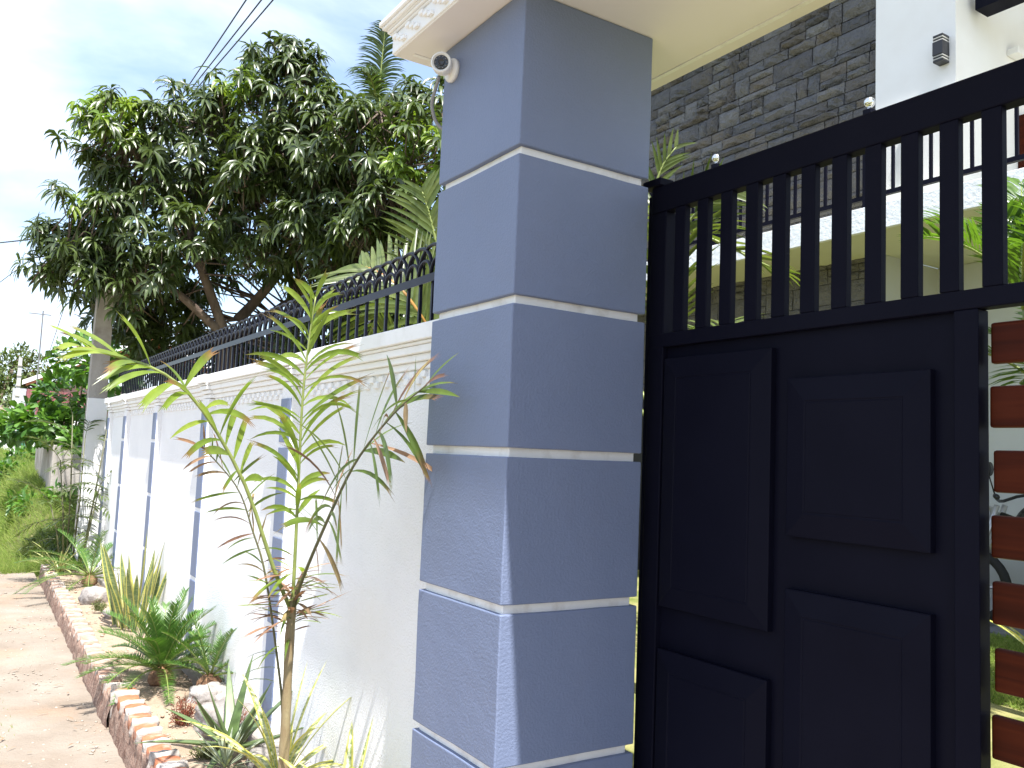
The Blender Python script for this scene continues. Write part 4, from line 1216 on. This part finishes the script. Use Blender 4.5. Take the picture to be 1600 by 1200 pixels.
# ------------------------------------------------------------------ lady palm in front of the pole
lp_o = np.array([-0.20, 8.35, 0.12])
lp = thing('lady_palm', lp_o, 'thin stemmed dark lady palm clump in front of the concrete pole', 'palm')
for i in range(6):
    a = i * 1.9; bx = lp_o + np.array([0.09 * math.cos(a), 0.09 * math.sin(a), 0])
    hgt = (1.55, 1.7, 1.2, 0.95, 1.45, 0.75)[i]
    tpp = bx + np.array([0.16 * math.cos(a), 0.14 * math.sin(a), hgt])
    MB().tube([bx, bx * .5 + tpp * .5 + [0.01, 0, 0.05], tpp], [.011, .009, .006], 6).build('stem', MAT['stem_dark'], lp, True)
    for j in range(5):
        b_ = a + j * 1.3; el = 0.9 - 0.22 * j
        d_ = np.array([math.cos(b_) * math.cos(el), math.sin(b_) * math.cos(el), math.sin(el)])
        pts = rachis(bx + (tpp - bx) * (1 - 0.13 * j), d_, 0.46, 8, 1.0)
        fo = MB().tube(pts, np.linspace(.004, .0015, 9), 4).build('frond', MAT['stem_dark'], lp, True)
        lf = MB(); pinnate(lf, pts, 10, 0.2, 1.0, 0.20, 0.022, 0.8, 0.2, 0.8, 'lance', 3, 0.3)
        lf.build('leaflets', MAT['lady'], fo, True)

# ------------------------------------------------------------------ beyond the wall: old wall, shrubs, grass, houses
ow = thing('block_wall', (0.2, 12.5, 0), 'low weathered grey concrete wall with a creeper over it', 'wall')
for i, (x0, x1) in enumerate(((-0.20, 0.22), (0.225, 0.62), (0.625, 1.05), (1.055, 1.6))):
    MB().box(x0, x1, 11.5 + 0.006 * (i % 2), 11.65, -0.1, 1.46 - 0.012 * i, 0.012).build('slab', MAT['concrete'], ow)
MB().box(-0.203, -0.06, 11.66, 14.6, -0.1, 1.44, 0.01).build('side_slab', MAT['concrete'], ow)

def leafy(mb, cpt, rad, n, L_, W_, prof='lance', droop=0.5, flat=0.0, seed=0, segs=3, shell=0.5):
    r_ = np.random.default_rng(seed)
    d_ = nrm(r_.normal(0, 1, (n, 3)))
    rr = (shell + (1 - shell) * r_.random(n)) ** 0.6
    P_ = np.array(cpt) + d_ * rr[:, None] * np.array(rad)
    D_ = nrm(d_ + r_.normal(0, 0.7, (n, 3)) + np.array([0, 0, 0.2]))
    U_ = nrm(np.array([0, 0, 1.0]) + d_ * 0.4 + r_.normal(0, 0.35, (n, 3)))
    mb.add(*blades(P_, D_, U_, r_.uniform(.6, 1.15, n) * L_, r_.uniform(.7, 1.1, n) * W_, segs, droop, prof, 0.25))
cr_ = thing('creeper', (-0.05, 12.6, 1.45), 'bright round leaved creeper heaped over the grey concrete wall', 'shrub')
cm = MB()
for px, py, dp, r, n_ in ((60, 660, 12.6, .42, 320), (25, 668, 12.9, .30, 170), (100, 668, 12.4, .38, 260), (110, 615, 12.8, .45, 340), (132, 560, 12.2, .42, 260), (175, 590, 12.0, .40, 200), (150, 650, 12.3, .35, 180), (128, 690, 11.6, .22, 110), (190, 560, 11.4, .35, 160)):
    leafy(cm, at(px, py, dp), (r, r, r * .75), n_, 0.15, 0.10, 'round', 0.5, seed=int(px + py))
cm.build('leaves', MAT['vine'], cr_, True)
cst = MB()
for px, py, dp in ((60, 660, 12.6), (100, 660, 12.4), (110, 615, 12.8), (135, 565, 12.2)):
    cst.tube(smooth_path([(0.15, 12.2, 0.1), (0.1, 12.3, 1.0), at(px, py, dp)], 8), np.linspace(.03, .01, 8), 6)
cst.build('stems', MAT['bark'], cr_, True)

def clump(name, spots, label, cat, mat, L_, W_, prof, droop, group=None):
    o = thing(name, (*spots[0][:2], 0), label, cat, group)
    mb = MB()
    for i, (x, y, z, r, n_) in enumerate(spots):
        leafy(mb, (x, y, z), (r, r, r * .7), n_, L_, W_, prof, droop, seed=i + int(x * 10) + 40)
    mb.build('leaves', mat, o, True)
    sp_ = MB()
    for x, y, z, r, n_ in spots:
        sp_.tube([(x, y, 0), (x + .05, y, z)], [0.02, 0.008], 5)
    sp_.build('stems', MAT['bark'], o, True)
    return o
clump('weed_bush', [(-0.40, 11.3, 0.62, .18, 100), (-0.12, 11.1, 0.78, .2, 100), (-0.48, 12.2, 0.62, .2, 100)], 'leafy green weeds in front of the grey concrete wall', 'weeds', MAT['vine'], 0.13, 0.05, 'lance', 0.9)
clump('weed_bush', [(-0.55, 15.3, 0.9, .3, 170), (-0.30, 16.4, 1.15, .3, 170)], 'rounded green weed bush beside the far end of the grey wall', 'weeds', MAT['vine'], 0.12, 0.07, 'round', 0.6)
clump('weed_bush', [(-0.35, 9.9, 0.22, .2, 120), (-0.1, 9.8, 0.3, .2, 110)], 'low weeds growing just behind the concrete pole', 'weeds', MAT['lady'], 0.14, 0.03, 'lance', 1.0)

def grass(name, n, area, h, label, zf, mat, seed, wid=0.007):
    r_ = np.random.default_rng(seed)
    x = r_.uniform(area[0], area[1], n); y = area[2] + (area[3] - area[2]) * r_.random(n) ** 1.5
    a = r_.uniform(0, 6.28, n); el = r_.uniform(0.7, 1.5, n)
    P_ = np.stack([x, y, zf(x, y)], 1)
    D_ = np.stack([np.cos(a) * np.cos(el), np.sin(a) * np.cos(el), np.sin(el)], 1)
    mb = MB().add(*blades(P_, D_, np.stack([-np.sin(a), np.cos(a), np.full(n, .1)], 1), h * r_.uniform(.45, 1.2, n), wid * r_.uniform(.7, 1.4, n), 3, r_.uniform(.4, 1.8, n), 'needle', 0.2))
    o = mb.build(name, mat, None)
    return tag(o, label, 'grass', None, 'stuff')
grass('verge_grass', 24000, (-1.05, 0.9, 12.2, 19), 0.24, 'tall unmown grass on the verge at the end of the lane', np.vectorize(bank), MAT['grass'], 1, 0.012)
grass('near_verge_grass', 8000, (-0.85, 0.2, 9.3, 12.6), 0.18, 'short grass tufts at the edge of the lane', np.vectorize(bank), MAT['grass'], 2)
grass('lane_tufts', 90, (-1.25, -0.95, 2.9, 3.9), 0.03, 'thin grass sprouting in the lane', lambda x, y: np.full_like(x, 0.0), MAT['grass'], 3, 0.003)
grass('lawn_grass', 26000, (3.4, 5.38, 0.2, 2.2), 0.05, 'sunlit lawn grass behind the gate', lambda x, y: np.full_like(x, YARD), MAT['grass'], 4, 0.006)

# far wall, green post, metal sheet fence, slat fence
fw = MB().box(-0.62, 3.5, 19.0, 19.15, 0, 2.0).build('far_wall', MAT['hwhite']); tag(fw, 'white painted wall far down the lane behind the creeper', 'wall', None, 'thing')
gp = MB().box(-0.30, -0.13, 18.72, 18.92, 0, 1.86, 0.01).build('green_post', pmat('green_paint', (0.045, 0.16, 0.10), (0.06, 0.20, 0.13), 8, 0.6)); tag(gp, 'short green painted post in front of the far white wall', 'post', None, 'thing')
wp = MB().box(-0.50, -0.36, 18.6, 18.75, 0, 1.90, 0.01).box(-0.52, -0.34, 18.58, 18.77, 1.9, 1.94, 0.008).build('white_post', MAT['hwhite']); tag(wp, 'white gate post left of the green post', 'post', None, 'thing')
cs = thing('sheet_fence', (0.3, 19.3, 1.5), 'dull red corrugated metal sheet fence above the far wall', 'fence')
MAT['redsheet'] = pmat('red_sheet', (0.23, 0.075, 0.085), (0.30, 0.11, 0.12), 5, 0.5, metal=0.0)
for s in range(4):
    V, Fc = [], []
    x0 = -0.16 + s * 0.36
    for i in range(25):
        x = x0 + 0.356 * i / 24
        yv = 19.30 + 0.022 * math.sin(i / 24 * 6 * math.pi) + 0.004 * (s % 2)
        V += [(x, yv, 1.5), (x, yv, 2.60 - 0.012 * s)]
    for i in range(24):
        Fc.append((i * 2, i * 2 + 2, i * 2 + 3, i * 2 + 1))
    MB().add(V, Fc).build('sheet', MAT['redsheet'], cs, True)
MB().box(-0.42, -0.165, 19.28, 19.33, 1.5, 2.60).build('grey_panel', pmat('grey_sheet', (0.38, 0.38, 0.40), None, rough=0.6), cs)
sf = thing('slat_fence', (-0.7, 19.5, 1.3), 'brown horizontal slat fence at the far left end of the lane', 'fence')
for i in range(7):
    MB().box(-1.05, -0.45, 19.45, 19.48, 1.5 + i * 0.10, 1.5 + i * 0.10 + 0.075).build('slat', pmat('slat_brown', (0.36, 0.27, 0.18), (0.46, 0.36, 0.26), 8, 0.8) if i == 0 else bpy.data.materials['slat_brown'], sf)
MB().box(-0.99, -0.93, 19.485, 19.54, 0, 2.5).build('post', MAT['concrete'], sf)
lp2 = thing('concrete_post', (-0.5, 17.5, 0), 'thin white concrete post standing in front of the distant tree', 'post')
taper_box(-0.46, -0.36, 17.45, 17.55, 0, 3.12, 0.02, 0.02).build('shaft', pmat('pale_concrete', (0.52, 0.51, 0.49), (0.62, 0.61, 0.59), 9, 0.8), lp2)
for i in range(6):
    MB().box(-0.468 + 0.02 * (0.55 + i * .07), -0.352 - 0.02 * (0.55 + i * .07), 17.449, 17.4515 + 0.01, 1.95 + i * 0.2, 1.97 + i * 0.2).build('step_hole', MAT['concrete'], lp2)
am = MB().tube([(-0.02, 18.6, 0), (-0.02, 18.6, 4.25)], 0.016, 6).box(-0.28, 0.14, 18.59, 18.61, 4.16, 4.18).build('antenna_mast', MAT['paving']); tag(am, 'thin aerial mast with a short crossbar rising before the distant tree', 'antenna', None, 'thing')
gh = thing('gable_house', (2.2, 27, 0), 'distant house with orange roof edge behind the creeper', 'house')
MAT['rooftile'] = pmat('orange_tile', (0.36, 0.12, 0.06), (0.46, 0.18, 0.09), 6, 0.8)
MB().box(1.0, 6.0, 27.0, 33, 0, 3.25).build('wall', pmat('house_brown', (0.33, 0.24, 0.22), (0.38, 0.29, 0.26), 3, 0.8), gh)
MB().add([(0.2, 26.4, 3.15), (3.6, 26.4, 4.85), (7.0, 26.4, 3.15), (0.2, 34, 3.15), (3.6, 34, 4.85), (7.0, 34, 3.15), (0.2, 26.4, 3.03), (3.6, 26.4, 4.70), (7, 26.4, 3.03)],
         [(0, 1, 4, 3), (1, 2, 5, 4), (0, 6, 7, 1), (1, 7, 8, 2)]).build('roof', MAT['rooftile'], gh)
MB().add([(0.1, 26.36, 3.06), (3.6, 26.36, 4.80), (3.6, 26.36, 4.93), (0.1, 26.36, 3.19), (7.1, 26.36, 3.06), (7.1, 26.36, 3.19)], [(0, 1, 2, 3), (1, 4, 5, 2)]).build('barge_board', MAT['hwhite'], gh)
MB().box(1.1, 2.6, 26.3, 26.9, 2.55, 2.75).build('awning', MAT['rooftile'], gh)

def far_tree(base, lobes, label, n, L_, W_, seed):
    o = thing('distant_tree', base, label, 'tree', 'trees at the far end of the lane')
    mb = MB()
    st = MB()
    for i, (px, py, dp, r) in enumerate(lobes):
        c_ = at(px, py, dp)
        leafy(mb, c_, (r, r, r * .85), int(n * r * r), L_, W_, 'lance', 0.9, seed=seed + i, shell=0.3)
        st.tube(smooth_path([base, (base[0] * .7 + c_[0] * .3, base[1] * .7 + c_[1] * .3, c_[2] * .55), c_], 8), np.linspace(.16, .03, 8), 6)
    mb.build('crown', MAT['bush'], o, True)
    st.build('trunk', MAT['bark'], o, True)
    return o
far_tree((-0.7, 28, 0), [(20, 580, 27, .75), (55, 575, 27, .6), (75, 600, 26, .5), (5, 610, 26, .7), (45, 610, 27, .6), (-20, 590, 27, .8), (30, 555, 27.5, .42), (88, 612, 26, .35)], 'broad tree at the far left end of the lane', 900, 0.21, 0.08, 60)
far_tree((6, 48, 0), [(118, 566, 45, .6), (125, 575, 45, .6), (112, 575, 46, .5)], 'small distant tree top showing over the gabled roof', 700, 0.30, 0.11, 90)
far_tree((-1.0, 22.5, 0), [(10, 625, 22, .35), (0, 660, 21, .4), (12, 680, 20, .3), (18, 640, 22, .3)], 'loose bush beside the far slat fence', 900, 0.16, 0.06, 120)

# ------------------------------------------------------------------ overhead wires
MAT['cable'] = pmat('cable_black', (0.02, 0.02, 0.022), None, rough=0.6)
def wire(p0, p1, sag, r, label):
    pts = [np.array(p0) * (1 - t) + np.array(p1) * t - np.array([0, 0, sag * 4 * t * (1 - t)]) for t in np.linspace(0, 1, 40)]
    o = MB().tube(pts, r, 5).build('power_line', MAT['cable'], None, True)
    return tag(o, label, 'wire', 'overhead power lines', 'thing')
for k_, ((ax, ay), (bx, by), nm) in enumerate((((375, 0), (296, 122), 'leftmost of three power lines above the mango tree'), ((397, 0), (304, 122), 'middle of three power lines above the mango tree'), ((414, 0), (311, 124), 'rightmost of three power lines above the mango tree'))):
    p0 = at(ax, ay, 9.5); p1 = at(bx, by, 12.6)
    d_ = p1 - p0
    wire(p0 - d_ * 3.0, p1 + d_ * 2.2, 0.12, 0.0085, nm)
p0 = at(-60, 384, 16); p1 = at(60, 372, 12); wire(p0 - (p1 - p0) * 2, p1 + (p1 - p0) * .4, 0.02, 0.011, 'thick cable leaving the left side of the mango tree')
p0 = at(-30, 462, 16); p1 = at(60, 395, 12); wire(p0 - (p1 - p0) * 2, p1 + (p1 - p0) * .4, 0.02, 0.006, 'thin cable slanting down left below the thick cable')
p0 = at(84, 530, 17); p1 = at(114, 440, 12); wire(p0 - (p1 - p0) * .6, p1 + (p1 - p0) * .4, 0.0, 0.006, 'steep thin cable dropping towards the distant aerial')

# ------------------------------------------------------------------ planting in the yard
ap_o = np.array([3.40, 0.02, YARD])
ap = thing('areca_palm', ap_o, 'bright green areca palm behind the wooden slats of the gate', 'palm')
for i in range(5):
    a = i * 1.3
    bx = ap_o + np.array([0.10 * math.cos(a), 0.10 * math.sin(a), 0])
    tp_ = bx + np.array([0.16 * math.cos(a), 0.16 * math.sin(a), (2.2, 2.05, 2.3, 1.9, 2.12)[i]])
    MB().tube([bx, bx * .5 + tp_ * .5, tp_], [0.03, 0.026, 0.018], 8).build('stem', MAT['stem_green'], ap, True)
    for j in range(6):
        b_ = a * 2 + j * 1.05 + 0.5; el = 1.35 - 0.13 * j
        d_ = np.array([math.cos(b_) * math.cos(el), math.sin(b_) * math.cos(el), math.sin(el)])
        pts = rachis(tp_ - [0, 0, 0.06 * j], d_, rng.uniform(0.55, 0.8), 12, 1.2)
        fo = MB().tube(pts, np.linspace(.010, .0025, 13), 5).build('frond', MAT['stem_green'], ap, True)
        lf = MB(); pinnate(lf, pts, 26, 0.2, 1.0, 0.30, 0.024, 0.9, 0.4, 0.6, 'lance', 3, 0.3)
        lf.build('leaflets', MAT['areca'], fo, True)
yp_o = np.array([1.75, 1.15, YARD])
yp = thing('yard_palm', yp_o, 'small feathery palm just inside the gate behind the pillar', 'palm')
MB().tube([yp_o, yp_o + [0, 0, 0.7], yp_o + [-0.03, -0.02, 1.3]], [0.07, 0.06, 0.045], 9).build('trunk', MAT['stem'], yp, True)
yt = yp_o + np.array([-0.03, -0.02, 1.25])
for k_, spec in enumerate(([yt, at(1052, 420, 3.9), at(1075, 350, 3.85), at(1120, 308, 3.8), at(1165, 300, 3.8)], [yt, at(1030, 400, 4.1), at(1022, 310, 4.2), at(1035, 260, 4.2), at(1058, 228, 4.2)],
                            [yt, yt + [0.4, 0.2, .6], yt + [.8, .4, .8], yt + [1.1, .5, .6]], [yt, yt + [0.0, 0.5, .6], yt + [.0, .9, .8], yt + [.1, 1.2, .6]], [yt, yt + [-0.25, 0.35, .5], yt + [-.45, .7, .65], yt + [-.6, .95, .5]])):
    pts = smooth_path(spec, 14)
    fo = MB().tube(pts, np.linspace(.012, .003, 14), 5).build('frond', MAT['stem_green'], yp, True)
    lf = MB(); pinnate(lf, pts, 24, 0.35, 1.0, 0.30 if k_ != 1 else 0.24, 0.020, 1.2 if k_ < 2 else 0.8, 0.3, 0.5, 'needle', 4, 0.3, up=V_UP if k_ < 2 else (0, 0, 1), jit=0.05)
    lf.build('leaflets', MAT['coco_bright'], fo, True)
strap_plant('croton', (4.75, 0.85, YARD), 'orange veined leafy plant low behind the wooden slats', MAT['varieg'], 14, 0.5, 0.05, 1.3, 0.5, 0.9, seed=21)

# ------------------------------------------------------------------ motorbike parked on the paving behind the slats
mo = np.array([5.62, 1.15, YARD + 0.03])
mb_ = thing('motorbike', mo, 'black motorbike on its stand seen through the wooden slats', 'motorbike')
MAT['rubber'] = pmat('tyre_rubber', (0.012, 0.012, 0.012), None, rough=0.8)
MAT['bikeblack'] = pmat('bike_black', (0.008, 0.008, 0.009), None, rough=0.25)
MAT['bikegrey'] = pmat('bike_silver', (0.42, 0.42, 0.43), None, rough=0.3, metal=0.6)
def ring(c_, r, t_, n=28, m=8):
    V, Fc = [], []
    for i in range(n):
        a = 2 * math.pi * i / n
        for j in range(m):
            b = 2 * math.pi * j / m
            V.append((c_[0] + t_ * math.sin(b), c_[1] + (r + t_ * math.cos(b)) * math.cos(a), c_[2] + (r + t_ * math.cos(b)) * math.sin(a)))
    for i in range(n):
        for j in range(m):
            Fc.append((i * m + j, ((i + 1) % n) * m + j, ((i + 1) % n) * m + (j + 1) % m, i * m + (j + 1) % m))
    return MB().add(V, Fc)
for yw in (0.62, -0.62):
    c_ = mo + np.array([0, yw, 0.30])
    wh = ring(c_, 0.235, 0.012).build('wheel', MAT['bikegrey'], mb_, True)
    ring(c_, 0.262, 0.038).build('tyre', MAT['rubber'], wh, True)
    sk = MB()
    for q in range(6):
        a = q * math.pi / 3
        sk.tube([c_, c_ + 0.23 * np.array([0, math.cos(a), math.sin(a)])], 0.012, 6)
    sk.build('spokes', MAT['bikegrey'], wh)
def blob(pts, rad, sx):
    m_ = MB().tube(smooth_path(pts, 16), np.interp(np.linspace(0, 1, 16), np.linspace(0, 1, len(rad)), rad), 12)
    m_.v = [((v[0] - mo[0]) * sx + mo[0], v[1], v[2]) for v in m_.v]
    return m_
blob([mo + [0, 0.28, 0.80], mo + [0, 0.12, 0.86], mo + [0, -0.12, 0.80]], [0.05, 0.14, 0.09], 0.8).build('fuel_tank', MAT['bikeblack'], mb_, True)
blob([mo + [0, -0.10, 0.78], mo + [0, -0.40, 0.77], mo + [0, -0.75, 0.86]], [0.06, 0.085, 0.03], 1.3).build('seat', MAT['rubber'], mb_, True)
blob([mo + [0, 0.2, 0.42], mo + [0, 0.0, 0.46], mo + [0, -0.15, 0.42]], [0.06, 0.15, 0.08], 0.9).build('engine', MAT['bikegrey'], mb_, True)
MB().tube([mo + [0.06, 0.62, 0.30], mo + [0.06, 0.40, 0.95]], 0.022, 8).tube([mo + [-0.06, 0.62, 0.30], mo + [-0.06, 0.40, 0.95]], 0.022, 8).build('fork', MAT['bikegrey'], mb_, True)
MB().tube([mo + [0, 0.42, 0.85], mo + [0, 0.1, 0.55], mo + [0, -0.3, 0.45], mo + [0, -0.62, 0.30]], 0.024, 8).tube([mo + [0, 0.4, 0.88], mo + [0, -0.2, 0.70], mo + [0, -0.7, 0.78]], 0.02, 8).build('frame', MAT['bikeblack'], mb_, True)
MB().tube(smooth_path([mo + [-0.36, 0.24, 1.02], mo + [-0.2, 0.34, 1.03], mo + [0, 0.40, 0.98], mo + [0.2, 0.34, 1.03], mo + [0.36, 0.24, 1.02]], 14), 0.013, 7).build('handlebar', MAT['bikeblack'], mb_, True)
for s in (-1, 1):
    MB().tube([mo + [0.36 * s, 0.24, 1.02], mo + [0.25 * s, 0.31, 1.026]], 0.02, 8).build('grip', MAT['rubber'], mb_, True)
    MB().tube([mo + [0.22 * s, 0.33, 1.03], mo + [0.26 * s, 0.36, 1.2]], 0.006, 6).lathe([(0.02, 0), (0.055, 0.01), (0.055, 0.02), (0.01, 0.025)], mo + [0.27 * s, 0.36, 1.23], (0, -1, 0), 14).build('mirror', MAT['bikeblack'], mb_, True)
MB().lathe([(0.03, -0.08), (0.08, -0.02), (0.085, 0.02), (0.07, 0.03)], mo + [0, 0.50, 0.86], (0, 1, 0), 18).build('headlamp', MAT['bikegrey'], mb_, True)
MB().tube([mo + [-0.05, 0.0, 0.35], mo + [-0.20, 0.06, 0.02]], 0.012, 6).box(mo[0] - .24, mo[0] - .17, mo[1] + .03, mo[1] + .09, mo[2] - .0, mo[2] + .015).build('kickstand', MAT['bikeblack'], mb_, True)
MB().tube([mo + [0.1, 0.1, 0.3], mo + [0.13, -0.4, 0.28], mo + [0.14, -0.8, 0.36]], [0.025, 0.035, 0.04], 10).build('exhaust', MAT['bikegrey'], mb_, True)
